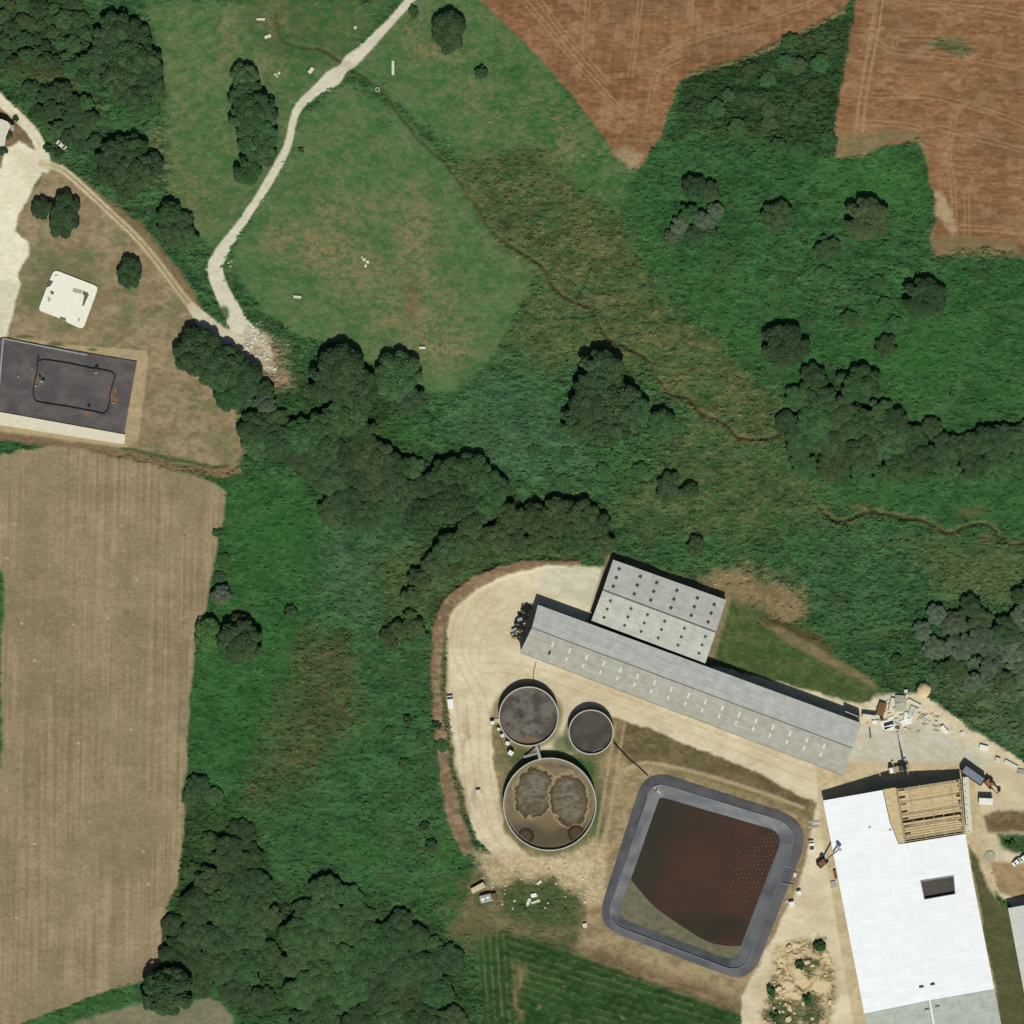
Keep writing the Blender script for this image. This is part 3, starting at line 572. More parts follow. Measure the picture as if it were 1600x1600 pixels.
# split the one height field into named surfaces
vx = (PX-800)*S; vy = (800-PY)*S
V = np.stack([vx, vy, HZ], -1).reshape(-1, 3)
CO = ALB.reshape(-1, 3)
cid = np.zeros((NG-1, NG-1), np.int8)
cc = lambda m: m[:-1, :-1] > .5
ids = [('ground', None), ('ploughed_field', mP), ('stubble_field', m_stub), ('crop_field', m_crop), ('dry_grass_ground', dry), ('yard_ground', np.maximum(m_yard, m_apron)), ('dirt_path', m_tn), ('road', np.maximum(m_tr, m_tw))]
for k, (nm, m) in enumerate(ids):
    if m is not None: cid[cc(m)] = k
ii, jj = np.meshgrid(np.arange(NG-1), np.arange(NG-1), indexing='ij')
TM = {'ground': attr_mat('ground_turf', 1.6, .22, bump=.5, stretch=(.7, 1.3, 1)), 'ploughed_field': attr_mat('red_soil', 2.2, .14, bump=.3), 'stubble_field': attr_mat('stubble', 2.0, .14, stretch=(2, .25, 1)),
      'crop_field': attr_mat('crop_leaf', 2.2, .2, bump=.4), 'dry_grass_ground': attr_mat('dry_grass', 1.8, .14), 'yard_ground': attr_mat('pale_sand', 1.1, .07), 'dirt_path': attr_mat('dirt', 1.5, .1), 'road': attr_mat('road_gravel', 1.8, .08)}
for k, (nm, m) in enumerate(ids):
    sel = cid == k
    a = (ii[sel]*NG+jj[sel]).astype(np.int64)
    F = np.stack([a, a+NG, a+NG+1, a+1], -1)
    u, inv = np.unique(F, return_inverse=True)
    np_mesh(nm, V[u], inv.reshape(F.shape), TM[nm], colors=CO[u], smooth=True)['kind'] = 'structure'
# land beyond the frame, out to the horizon
e = (800+96)*S; mb = MB(); R_ = 5000
for q in ([(-R_, -R_), (R_, -R_), (R_, -e), (-R_, -e)], [(-R_, e), (R_, e), (R_, R_), (-R_, R_)], [(-R_, -e), (-e, -e), (-e, e), (-R_, e)], [(e, -e), (R_, -e), (R_, e), (e, e)]):
    mb.add([(x, y, -.02) for x, y in q], [(0, 1, 2, 3)])
mb.build('ground_beyond', noisy('far_grass', (56, 90, 50), (100, 108, 70), .02, .95, .05))['kind'] = 'structure'
# ------------------------------------------------------------------ TREES
def crown_mesh(seed, nleaf, nlobe, flat_=.75, leaf=.075):
    """leaf-sized faces spread over many overlapping boughs: an uneven crown of unit radius standing on z = 0"""
    r = np.random.RandomState(seed)
    cen = []; rad = []
    for i in range(nlobe):
        t = r.rand()*6.283; q = math.sqrt(r.rand())*.80; z = (.34+.60*(1-q**2.6)*flat_*(.82+.36*r.rand()))
        cen.append((q*math.cos(t), q*math.sin(t), z)); rad.append(.15+.15*r.rand()*(1-.3*q))
    cen = np.array(cen); rad = np.array(rad)
    k = r.randint(0, nlobe, nleaf*2); d = r.normal(size=(nleaf*2, 3)); d[:, 2] = d[:, 2]*.9+.35; d /= np.linalg.norm(d, axis=1)[:, None]
    p = cen[k]+d*rad[k][:, None]*(.82+.25*r.rand(nleaf*2, 1))
    dist = np.linalg.norm(p[:, None, :]-cen[None], axis=2)/rad[None]
    keep = (dist.min(1) > .72) & (p[:, 2] > .08); p = p[keep][:nleaf]; d = d[keep][:nleaf]; k = k[keep][:nleaf]; n = len(p)
    nrm = d*.75+r.normal(size=(n, 3))*.36; nrm[:, 2] += .60; nrm /= np.linalg.norm(nrm, axis=1)[:, None]
    a = np.cross(nrm, r.normal(size=(n, 3))); a /= np.linalg.norm(a, axis=1)[:, None]; b = np.cross(nrm, a)
    s = leaf*(.6+.8*r.rand(n, 1)); V4 = np.stack([p-a*s-b*s*.6, p+a*s*.8-b*s*.7, p+a*s+b*s*.6, p-a*s*.7+b*s*.8], 1).reshape(-1, 3)
    sh = np.clip(.5+r.normal(size=n)*.2+(r.rand(nlobe)[k]-.5)*.55, 0, 1)
    return V4, np.arange(n*4).reshape(-1, 4), np.repeat(sh, 4)
LD = leaf_mat('leaf_dark', (.021, .041, .018), (.050, .090, .039))
LM = leaf_mat('leaf_mid', (.025, .054, .021), (.058, .116, .046))
LB = leaf_mat('leaf_bright', (.038, .095, .026), (.085, .190, .060))
LG = leaf_mat('leaf_grey', (.040, .062, .036), (.106, .140, .088))
LO = leaf_mat('leaf_olive', (.028, .048, .020), (.066, .100, .044))
BARK = noisy('bark', (88, 74, 58), (120, 104, 84), 6, .95, .1)
DEAD = noisy('dead_wood', (150, 140, 124), (190, 180, 164), 6, .9, .1)
def trunk_mb(seed):
    r = random.Random(seed); m = MB()
    m.tube([(0, 0, -.03), (.005, .01, .15), (.0, .0, .34), (.02, -.01, .6)], [.052, .04, .034, .016], 7)
    for i in range(5):
        t = i*1.256+r.random(); z = .24+.05*i
        m.tube([(0, 0, z), (.2*math.cos(t), .2*math.sin(t), z+.14), (.42*math.cos(t), .42*math.sin(t), z+.24)], [.026, .017, .008], 5)
    return m
LS = leaf_mat('leaf_scrub', (.024, .056, .020), (.060, .122, .048))
KIND = {'scrub': (LS, 'broad'), 'dark': (LD, 'broad'), 'mid': (LM, 'broad'), 'bright': (LB, 'broad'), 'grey': (LG, 'broad'), 'olive': (LO, 'broad')}
protos = {}
CM = []; 
for s_ in range(6):
    v, f, sh = crown_mesh(100+s_, 6200, 48+4*s_, .8, .050); CM.append((v, f, sh))
SM = [crown_mesh(200+s_, 1100, 18, .9, .095) for s_ in range(3)]
def get_proto(kind, i, small):
    key = (kind, i, small)
    if key not in protos:
        nm = 'shrub' if small else 'tree'
        v, f, sh = (SM if small else CM)[i]
        root = bpy.data.objects.new(nm, None); cr = np_mesh('crown', v, f, KIND[kind][0], root, shade=sh)
        tr = trunk_mb(i).build('trunk', BARK, root)
        protos[key] = [root, cr, tr, False]
    return protos[key]
ntree = 0
def tree(x, y, r, label, kind='dark', cat='tree', group=None, ry=None, h=None):
    """x, y, r in photo pixels"""
    global ntree; ntree += 1
    small = r <= 9; rr = random.Random(int(x*131+y*17))
    root, cr, tr, used = get_proto(kind, rr.randrange(3 if small else 6), small)
    R = r*S*1.08; Hh = h or R*rr.uniform(.58, .76); yy = y-2*0  # crown centre over its trunk
    if not used:
        o = root; col.objects.link(o); protos[(kind, [k for k in protos if protos[k][0] is root][0][1], small)][3] = True
    else:
        o = root.copy(); col.objects.link(o)
        for c in (cr, tr):
            d = c.copy(); col.objects.link(d); d.parent = o
    o.location = P(x, y, min(gz(x, y), .6)-.15)
    sy = (ry or r)/r
    o.scale = (R, R*sy, Hh); o.rotation_euler = (0, 0, 0 if sy != 1 else rr.random()*6.28)
    if o.rotation_euler[2] == 0 and rr.random() < .5: o.rotation_euler = (0, 0, math.pi)
    tag(o, label, cat, group)
    return o
# trees that can be told apart
for x, y, r, ry, kd, lb in (
    (203, 426, 19, 24, 'dark', 'single oval dark tree on the dry lawn, right of the white platform'),
    (65, 326, 16, 17, 'dark', 'smaller of the two touching trees beside the white yard'),
    (98, 337, 27, 34, 'dark', 'larger of the two touching trees on dry grass beside the white yard'),
    (702, 49, 27, 33, 'dark', 'large lone round tree in the meadow near the tip of the red field'),
    (752, 113, 10, None, 'dark', 'small dark bush alone in the meadow below the lone round tree'),
    (646, 20, 8, 11, 'mid', 'small dark bush touching the top end of the white farm track'),
    (470, 235, 5, None, 'olive', 'tiny shrub in the meadow just right of the farm track bend'),
    (25, 185, 5, None, 'dark', 'small tree at the corner of the cut-off house by the left edge'),
    (13, 210, 6, 9, 'dark', 'dark shrub along the east side of the cut-off house'),
    (4, 236, 8, 7, 'dark', 'low dark tree south of the cut-off house by the left edge'),
    (310, 549, 37, 36, 'dark', 'north-western crown of the dark clump below the track junction'),
    (348, 577, 36, 38, 'dark', 'broad middle crown of the dark clump below the track junction'),
    (382, 592, 30, 32, 'dark', 'eastern crown of the dark clump beside the rubble end of the track'),
    (362, 618, 26, 26, 'mid', 'lower green crown of the dark clump at the dry lawn edge'),
    (412, 610, 17, 15, 'dark', 'small dark crown just right of the clump below the track junction'),
    (414, 630, 18, 14, 'grey', 'pale grey-green willow just below the track rubble'),
    (622, 590, 36, 38, 'mid', 'rounded green tree standing into the lower edge of the meadow'),
    (640, 625, 24, 22, 'dark', 'small dark crown at the foot of the rounded meadow-edge tree'),
    (534, 578, 36, 42, 'dark', 'tall dark tree at the lower left rim of the meadow'),
    (506, 597, 28, 30, 'dark', 'dark tree left of the tall one at the meadow rim'),
    (558, 608, 32, 34, 'dark', 'dark tree between the tall rim tree and the rounded green tree'),
    (935, 582, 37, 34, 'dark', 'northern dark crown of the big clump by the stream'),
    (922, 625, 34, 36, 'dark', 'western middle crown of the big clump by the stream'),
    (958, 636, 38, 40, 'dark', 'largest middle crown of the big clump by the stream'),
    (908, 662, 30, 26, 'mid', 'south-western crown of the big clump by the stream'),
    (950, 668, 36, 26, 'dark', 'southern crown of the big clump by the stream'),
    (990, 642, 26, 28, 'mid', 'eastern crown of the big clump by the stream'),
    (1034, 664, 22, 26, 'mid', 'ragged green tree just east of the big stream clump'),
    (1046, 762, 20, 24, 'dark', 'dark bush of a touching pair in the brown scrub above the twin shed'),
    (1078, 766, 14, 13, 'dark', 'smaller right-hand bush of the pair above the twin shed'),
    (1087, 853, 14, 16, 'olive', 'round bush between the scrub pair and the twin shed'),
    (1440, 465, 36, 30, 'dark', 'isolated broad dark crown in the bright scrub near the right edge'),
    (1228, 540, 36, 32, 'dark', 'isolated rounded dark crown in bright scrub right of the stream'),
    (1385, 540, 18, 16, 'dark', 'small dark crown between the two isolated broad ones'),
    (1215, 338, 24, 24, 'dark', 'dark crown left of the large bramble mound in the right scrub'),
    (1350, 342, 36, 32, 'olive', 'large bramble-like crown below the notch of the red field'),
    (1292, 388, 20, 20, 'dark', 'small crown below and left of the large bramble-like crown'),
    (1340, 600, 34, 28, 'mid', 'round green crown ringed by a dark shadow above the right tree belt'),
    (327, 992, 21, 25, 'bright', 'bright green round bush at the stubble field edge'),
    (375, 1002, 34, 32, 'dark', 'dark tree right of the bright green bush at the stubble edge'),
    (375, 975, 20, 16, 'olive', 'brownish crown above the dark tree at the stubble edge'),
    (345, 930, 16, 16, 'grey', 'silvery shrub at the stubble field edge above the bright bush'),
    (455, 957, 11, 11, 'dark', 'lone small round bush in the valley right of the stubble field'),
    (268, 1548, 42, 36, 'dark', 'big round tree standing over the lower corner of the stubble field'),
    (235, 1555, 16, 22, 'dark', 'small crown on the left flank of the big corner tree'),
    (637, 1126, 8, 8, 'dark', 'tiny round bush in the valley left of the white van'),
    (683, 1133, 8, 6, 'dark', 'small dark bush against the red berm below the white van'),
    (664, 1292, 8, 8, 'dark', 'upper of two small round bushes left of the berm foot'),
    (673, 1321, 10, 10, 'dark', 'lower of two small round bushes left of the berm foot'),
    (1204, 1548, 7, 10, 'scrub', 'dark low bush on the left rim of the rubble island'),
    (1262, 1562, 8, 8, 'scrub', 'olive low bush at the lower right of the rubble island'),
    (1212, 1588, 9, 8, 'scrub', 'low bush at the lower left of the rubble island'),
    (1250, 1508, 8, 7, 'mid', 'green bush in the middle of the rubble island'),
    (1280, 1478, 10, 8, 'mid', 'small green bush at the top of the rubble island'),
    (1580, 1318, 9, 6, 'scrub', 'low green bush beside the spoil heap near the right edge'),
    (75, 232, 8, 7, 'dark', 'dark shrub beside the parked white vehicle in the tree belt'),
    (93, 238, 9, 8, 'dark', 'low dark bush just below the parked white vehicle'),
    ):
    tree(x, y, r, lb, kd, 'bush' if r < 15 else 'tree', ry=ry, h=(r*S*.52 if x > 1180 and r > 15 else None))
# clumps whose members are alike
def clump(pts, kinds, label, group, cat='tree', low=None):
    for i, p in enumerate(pts): tree(p[0], p[1], p[2], label, kinds[(i*7+int(p[0])) % len(kinds)], cat, group, h=(p[2]*S*(low if isinstance(low, float) else low[0]+(low[1]-low[0])*((p[0]*7+p[1]*3) % 10)/10) if low else None))
clump([(178, 52, 30), (205, 62, 30), (172, 85, 32), (206, 95, 34), (228, 100, 27), (190, 118, 30), (226, 128, 28), (238, 145, 20), (212, 150, 28), (228, 165, 22)], ['dark', 'dark', 'dark', 'mid'],
      'dark crown in the large oval grove near the upper left corner', 'trees of the large oval grove')
clump([(180, 245, 28), (205, 238, 28), (178, 268, 26), (210, 268, 32), (238, 258, 20), (196, 292, 18)], ['dark', 'olive', 'dark'], 'dark crown in the round grove above the narrow dirt track', 'trees of the round grove')
clump([(265, 335, 20), (288, 345, 15), (270, 362, 24), (292, 372, 20)], ['dark', 'mid'], 'dark crown in the small grove between the two tracks', 'trees of the small grove between the tracks')
clump([(382, 122, 22), (383, 148, 26), (394, 172, 30), (410, 178, 24), (384, 192, 28), (412, 205, 24), (402, 228, 28), (412, 240, 20), (386, 266, 22)], ['mid', 'mid', 'dark'], 'green crown in the tall narrow tree row left of the farm track', 'trees of the narrow row by the farm track')
woodA = [(395, 668, 24), (430, 660, 22), (400, 695, 22), (436, 690, 30), (470, 682, 28), (505, 700, 32), (505, 668, 26), (540, 655, 32), (562, 672, 28), (545, 705, 30), (480, 720, 26), (585, 722, 34), (560, 740, 30), (615, 742, 32), (645, 735, 20), (520, 745, 30), (585, 765, 32), (545, 785, 30), (625, 775, 30), (522, 800, 24), (665, 765, 26), (495, 735, 24), (600, 800, 26), (570, 805, 26), (455, 705, 22)]
clump(woodA, ['dark', 'mid', 'dark', 'dark', 'olive', 'mid', 'dark'], 'dark crown crowded into the central wood right of the dry lawn', 'trees of the central wood', low=(.5, .68))
woodB = [(700, 745, 30), (735, 742, 32), (765, 765, 28), (715, 775, 32), (755, 790, 26), (690, 795, 26), (735, 812, 26), (655, 800, 24), (775, 790, 20)]
clump(woodB, ['dark', 'dark', 'mid', 'mid'], 'dark crown in the wood above the sandy yard', 'trees of the wood above the yard')
woodC = [(800, 806, 22), (835, 812, 26), (870, 806, 28), (905, 810, 30), (935, 822, 20), (775, 838, 24), (730, 848, 26), (700, 858, 24), (850, 838, 22), (900, 840, 22), (680, 882, 20), (655, 905, 18), (640, 930, 14), (945, 850, 18), (810, 845, 22)]
clump(woodC, ['olive', 'mid', 'olive', 'dark'], 'olive crown in the broken tree line bordering the top of the yard', 'trees bordering the top of the yard')
clump([(608, 992, 14), (625, 982, 14), (650, 980, 15), (660, 1000, 14), (612, 1005, 10), (640, 965, 12)], ['olive', 'mid'], 'small bush in the curved row left of the berm', 'bushes left of the berm', 'bush')
clump([(1085, 292, 18), (1108, 300, 16), (1075, 335, 16), (1060, 352, 14), (1100, 345, 18), (1118, 330, 13), (1085, 368, 16), (1110, 372, 14), (1050, 370, 12)], ['dark', 'grey', 'dark', 'grey', 'mid'], 'ragged tree with pale and dark boughs below the tip of the red field', 'ragged trees below the red field tip')
woodD = [(1270, 592, 22), (1250, 620, 22), (1282, 625, 24), (1310, 645, 26), (1275, 660, 30), (1250, 690, 26), (1300, 690, 32), (1340, 668, 30), (1375, 645, 22), (1395, 660, 22), (1385, 690, 30), (1345, 708, 28), (1420, 690, 26), (1455, 668, 16), (1440, 715, 26), (1475, 705, 26), (1512, 700, 22), (1545, 690, 28), (1580, 690, 26), (1610, 680, 24), (1520, 725, 22), (1560, 728, 24), (1595, 725, 22), (1480, 738, 20), (1405, 728, 24), (1300, 730, 24), (1255, 725, 20), (1350, 742, 20), (1230, 660, 20), (1625, 715, 20)]
clump(woodD, ['dark', 'mid', 'dark', 'mid', 'dark', 'olive'], 'dark crown in the tree belt crossing the right edge above the second stream', 'trees of the right tree belt', low=(.48, .66))
woodE = [(1440, 985, 15), (1462, 960, 16), (1490, 975, 20), (1515, 948, 18), (1530, 970, 20), (1460, 1012, 18), (1498, 1010, 22), (1535, 1002, 24), (1570, 985, 22), (1598, 930, 18), (1600, 965, 22), (1580, 1020, 24), (1545, 1038, 20), (1495, 1042, 18), (1468, 1045, 12), (1610, 1010, 24), (1600, 1050, 20), (1520, 1065, 16), (1400, 1032, 10), (1570, 1065, 18)]
clump(woodE, ['grey', 'dark', 'grey', 'olive', 'grey'], 'pale grey-green crown in the thicket above the construction yard', 'trees of the pale thicket', low=(.5, .7))
woodF = [(310, 1228, 18), (335, 1245, 14), (298, 1245, 14), (375, 1305, 24), (360, 1335, 28), (390, 1340, 22), (300, 1360, 14), (325, 1378, 22), (370, 1372, 30), (400, 1385, 26), (310, 1415, 30), (350, 1415, 32), (398, 1420, 26), (270, 1445, 18), (305, 1458, 26), (345, 1462, 32), (385, 1465, 30), (420, 1430, 20), (275, 1490, 26), (310, 1500, 30), (350, 1508, 30), (390, 1512, 28), (420, 1490, 20), (310, 1535, 24), (370, 1545, 26), (410, 1560, 20), (330, 1315, 16)]
gapF = [(422, 1400), (440, 1370), (462, 1378), (458, 1470), (446, 1610), (420, 1610), (432, 1500)]
in_gap = lambda p: bool(in_poly(np.array([p[0]]), np.array([p[1]]), gapF)[0])
woodF = [p for p in woodF if not in_gap(p)]
clump(woodF, ['dark', 'dark', 'mid', 'dark', 'olive'], 'dark crown in the wood between the stubble field and the valley', 'trees of the wood beside the stubble field', low=(.42, .62))
woodG = [(510, 1395, 28), (478, 1425, 20), (545, 1405, 22), (568, 1432, 20), (505, 1435, 32), (465, 1460, 26), (540, 1450, 32), (580, 1465, 26), (625, 1440, 20), (605, 1472, 30), (650, 1465, 22), (678, 1482, 18), (500, 1475, 30), (460, 1500, 26), (535, 1495, 32), (575, 1505, 30), (620, 1510, 32), (665, 1510, 28), (700, 1500, 24), (500, 1525, 30), (470, 1550, 28), (545, 1545, 32), (590, 1550, 30), (635, 1555, 30), (680, 1548, 28), (510, 1575, 28), (560, 1590, 28), (610, 1595, 28), (660, 1595, 28), (705, 1595, 24), (480, 1600, 26)]
woodG = [p for p in woodG if not in_gap(p) and p[0] < 712]
clump(woodG, ['dark', 'mid', 'dark', 'mid', 'dark', 'olive', 'mid'], 'dark crown in the large wood at the bottom beside the crop rows', 'trees of the large bottom wood', low=(.42, .62))
# scrub trees spread in zones
def zone(poly, n, r0, r1, kinds, label, group, seed, cat='tree', mind=.9, low=None):
    rr = random.Random(seed); xs = [p[0] for p in poly]; ys = [p[1] for p in poly]; pts = []; tries = 0
    while len(pts) < n and tries < 6000:
        tries += 1; x = rr.uniform(min(xs), max(xs)); y = rr.uniform(min(ys), max(ys)); r = rr.uniform(r0, r1)
        if not in_poly(np.array([x]), np.array([y]), poly)[0]: continue
        if any(math.hypot(x-a, y-b) < (r+c)*mind for a, b, c in pts): continue
        pts.append((x, y, r))
    clump(pts, kinds, label, group, cat, low)
zone([(5, 5), (125, 5), (135, 60), (130, 120), (60, 95), (5, 110)], 34, 9, 16, ['dark', 'mid', 'olive', 'dark', 'mid'], 'scrubby dark tree packed into the corner wood at the upper left', 'trees of the corner wood', 1, mind=.75)
zone([(30, 140), (75, 135), (130, 150), (150, 200), (155, 225), (120, 225), (75, 195)], 16, 11, 17, ['dark', 'mid', 'dark'], 'dark tree in the belt along the curved white track', 'trees of the belt along the curved track', 2, mind=.75)
zone([(1085, 130), (1200, 80), (1310, 30), (1298, 230), (1200, 250), (1110, 230)], 20, 8, 15, ['olive', 'mid', 'scrub'], 'low scrubby tree in the dark wedge of scrub between the two red fields', 'trees between the red fields', 3, mind=.8, low=.42)
zone([(1170, 430), (1290, 420), (1420, 420), (1400, 520), (1300, 530), (1260, 510)], 9, 9, 15, ['scrub', 'scrub', 'mid'], 'low dark bush scattered in the bright right-hand scrub', 'bushes scattered in the bright scrub', 4, 'bush', 1.3, low=.4)
zone([(840, 660), (900, 690), (1000, 690), (1010, 740), (900, 760), (830, 740)], 7, 7, 12, ['scrub'], 'small bush in the rough ground below the stream clump', 'bushes below the stream clump', 5, 'bush', 1.3, low=.4)
zone([(325, 850), (345, 820), (360, 930), (335, 950)], 4, 8, 12, ['scrub'], 'low bush along the upper right edge of the stubble field', 'bushes along the stubble edge', 6, 'bush', 1, low=.4)
zone([(580, 1140), (690, 1140), (690, 1230), (610, 1260)], 4, 7, 12, ['scrub'], 'low bush on the valley side left of the yard berm', 'bushes on the valley side', 8, 'bush', 1.4, low=.4)
# ------------------------------------------------------------------ low undergrowth: leaves nobody could count
def undergrowth(seed, nclump, nl):
    r = np.random.RandomState(seed)
    ox = r.uniform(-30, 1630, nclump*3); oy = r.uniform(-30, 1630, nclump*3)
    i = np.round((oy-ax[0])/STEP).astype(int); j = np.round((ox-ax[0])/STEP).astype(int)
    keep = r.rand(nclump*3) < np.clip(SCR[i, j]-.15, 0, 1)*.9; ox = ox[keep][:nclump]; oy = oy[keep][:nclump]; i = i[keep][:nclump]; j = j[keep][:nclump]; n = len(ox)
    z0 = HZ[i, j]; colr = ALB[i, j]; size = (.45+.75*r.rand(n)**2)*(.6+.5*SCR[i, j])
    th = r.rand(n, nl)*6.283; q = np.sqrt(r.rand(n, nl))
    px_ = (ox-800)[:, None]*S+q*np.cos(th)*size[:, None]*1.5; py_ = (800-oy)[:, None]*S+q*np.sin(th)*size[:, None]*.8
    pz_ = z0[:, None]+(1-q*q)*size[:, None]*.55+r.rand(n, nl)*.15-.1
    p = np.stack([px_, py_, pz_], -1).reshape(-1, 3); m = len(p)
    nrm = np.stack([np.cos(th)*q*.8, np.sin(th)*q*.8, np.ones_like(q)*.8], -1).reshape(-1, 3)+r.normal(size=(m, 3))*.35; nrm /= np.linalg.norm(nrm, axis=1)[:, None]
    a = np.cross(nrm, r.normal(size=(m, 3))); a /= np.linalg.norm(a, axis=1)[:, None]; b = np.cross(nrm, a)
    s = .22+.25*r.rand(m, 1)
    V4 = np.stack([p-a*s-b*s*.6, p+a*s*.9-b*s*.7, p+b*s*.9], 1).reshape(-1, 3)
    cl = np.repeat(np.repeat(colr*(1.2+.35*(r.rand(n, 1)-.4)), nl, 0)*(.95+.4*r.rand(m, 1)), 3, 0)
    o = np_mesh('undergrowth', V4, np.arange(m*3).reshape(-1, 3), attr_mat('undergrowth_leaf', 1, .15, .8), colors=np.clip(cl, 0, .5))
    tag(o, 'low green scrub and brambles covering the rough ground', 'undergrowth', kind='stuff')
undergrowth(5, 26000, 12)
# ------------------------------------------------------------------ BUILDINGS
def roof_mat(name, c1, c2, ang, rib=1.0, rough=.55, streak=(.12, 2.2), seam=.10, spec=.3):
    """profiled sheeting: weather streaks run down the slope, seams between the rows of sheets"""
    m, t, b = mat_base(name, rough, spec)
    tc = t.nodes.new('ShaderNodeTexCoord'); mp = t.nodes.new('ShaderNodeMapping'); mp.inputs['Rotation'].default_value = (0, 0, -ang)
    t.links.new(tc.outputs['Object'], mp.inputs[0])
    mp2 = t.nodes.new('ShaderNodeMapping'); mp2.inputs['Scale'].default_value = (streak[0], streak[1], 1); t.links.new(mp.outputs[0], mp2.inputs[0])
    n1 = t.nodes.new('ShaderNodeTexNoise'); n1.inputs['Scale'].default_value = 1.0; n1.inputs['Detail'].default_value = 6; n1.inputs['Roughness'].default_value = .7
    t.links.new(mp2.outputs[0], n1.inputs[0])
    n2 = t.nodes.new('ShaderNodeTexNoise'); n2.inputs['Scale'].default_value = .35; n2.inputs['Detail'].default_value = 4; t.links.new(mp.outputs[0], n2.inputs[0])
    ad = t.nodes.new('ShaderNodeMath'); ad.operation = 'ADD'; t.links.new(n1.outputs[0], ad.inputs[0]); t.links.new(n2.outputs[0], ad.inputs[1])
    cr = t.nodes.new('ShaderNodeValToRGB'); cr.color_ramp.elements[0].position = .38; cr.color_ramp.elements[1].position = .62
    cr.color_ramp.elements[0].color = (*C(*c1), 1); cr.color_ramp.elements[1].color = (*C(*c2), 1)
    hf = t.nodes.new('ShaderNodeMath'); hf.operation = 'MULTIPLY'; hf.inputs[1].default_value = .5; t.links.new(ad.outputs[0], hf.inputs[0]); t.links.new(hf.outputs[0], cr.inputs[0])
    br = t.nodes.new('ShaderNodeTexBrick'); br.inputs['Scale'].default_value = 1; br.inputs['Brick Width'].default_value = 7.1; br.inputs['Row Height'].default_value = 1.9
    br.inputs['Mortar Size'].default_value = .09; br.inputs['Color1'].default_value = (1, 1, 1, 1); br.inputs['Color2'].default_value = (.955, .955, .955, 1); br.inputs['Mortar'].default_value = (1-seam*1.6,)*3+(1,); br.offset = 0
    t.links.new(mp.outputs[0], br.inputs[0])
    mu = t.nodes.new('ShaderNodeMix'); mu.data_type = 'RGBA'; mu.blend_type = 'MULTIPLY'; mu.inputs[0].default_value = 1
    t.links.new(cr.outputs[0], mu.inputs[6]); t.links.new(br.outputs[0], mu.inputs[7]); t.links.new(mu.outputs[2], b.inputs['Base Color'])
    return m
A_SH = math.atan2(-(1168-981), (1332-831))
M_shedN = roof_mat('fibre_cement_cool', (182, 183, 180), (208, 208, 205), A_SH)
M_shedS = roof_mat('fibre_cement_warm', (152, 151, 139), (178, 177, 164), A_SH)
M_twinN = roof_mat('fibre_cement_grey', (176, 176, 172), (198, 198, 193), A_SH)
M_twinS = roof_mat('fibre_cement_pale', (176, 178, 168), (202, 204, 194), A_SH)
M_white = roof_mat('white_sheet', (246, 250, 254), (254, 258, 264), math.radians(9.7), seam=.05, spec=.2, rough=.6)
M_white.node_tree.nodes['Principled BSDF'].inputs['Base Color'].default_value = (.86, .86, .86, 1)
M_oldw = roof_mat('old_grey_sheet', (172, 178, 170), (196, 202, 192), math.radians(9.7), seam=.08)
M_far = roof_mat('pale_grey_sheet', (196, 200, 194), (214, 218, 212), math.radians(9.7), seam=.08)
M_conc = noisy('concrete', (150, 148, 140), (178, 176, 166), .8, .9, .1, bump=.2)
M_wall = noisy('shed_wall', (110, 112, 108), (138, 140, 134), .6, .85, .1)
M_ridge = noisy('ridge_metal', (92, 92, 84), (120, 120, 110), 1.2, .7, .2)
M_glow = noisy('translucent_panel', (192, 194, 184), (214, 216, 206), 3, .4, .4)
M_dark = noisy('dark_opening', (38, 38, 36), (60, 60, 56), 2, .8, .2)
M_dkrub = noisy('dark_rubber', (26, 26, 26), (48, 47, 45), 3, .8, .2)
M_tim = noisy('fresh_timber', (188, 164, 122), (224, 204, 164), 1.3, .8, .1, stretch=(.3, 2, 1))
M_tim2 = noisy('grey_timber', (150, 136, 108), (186, 172, 140), 1.3, .85, .1)
M_pale = noisy('pale_concrete', (200, 197, 180), (226, 223, 208), 1.5, .8, .1)
M_wpl = noisy('white_plastic', (226, 228, 224), (244, 246, 242), 2, .5, .3)
M_paint = noisy('white_paint', (232, 232, 228), (246, 246, 244), 1.5, .35, .4)
M_glass = noisy('window_glass', (34, 38, 42), (52, 58, 64), 1, .15, .6)
M_steel = noisy('galvanised_steel', (150, 154, 154), (186, 190, 190), 3, .45, .4, .3)
M_orange = noisy('worn_orange_paint', (124, 84, 50), (158, 110, 66), 3, .6, .3)
M_rust = noisy('rusty_brown', (104, 74, 52), (140, 104, 76), 3, .9, .1)
M_sand = noisy('heaped_sand', (198, 176, 136), (220, 198, 160), 1.2, .95, .05, bump=.5)
M_lib = noisy('grey_blue_tarpaulin', (112, 116, 132), (140, 144, 158), 1.4, .6, .2)
def plane_z(a, b, c):
    n = (Vector(b)-Vector(a)).cross(Vector(c)-Vector(a))
    return lambda x, y: a[2]-(n.x*(x-a[0])+n.y*(y-a[1]))/n.z
def on(zf, px, py, lift=0.0):
    p = P(px, py, 3)
    for _ in range(3): p = P(px, py, zf(p.x, p.y)+lift)
    return p
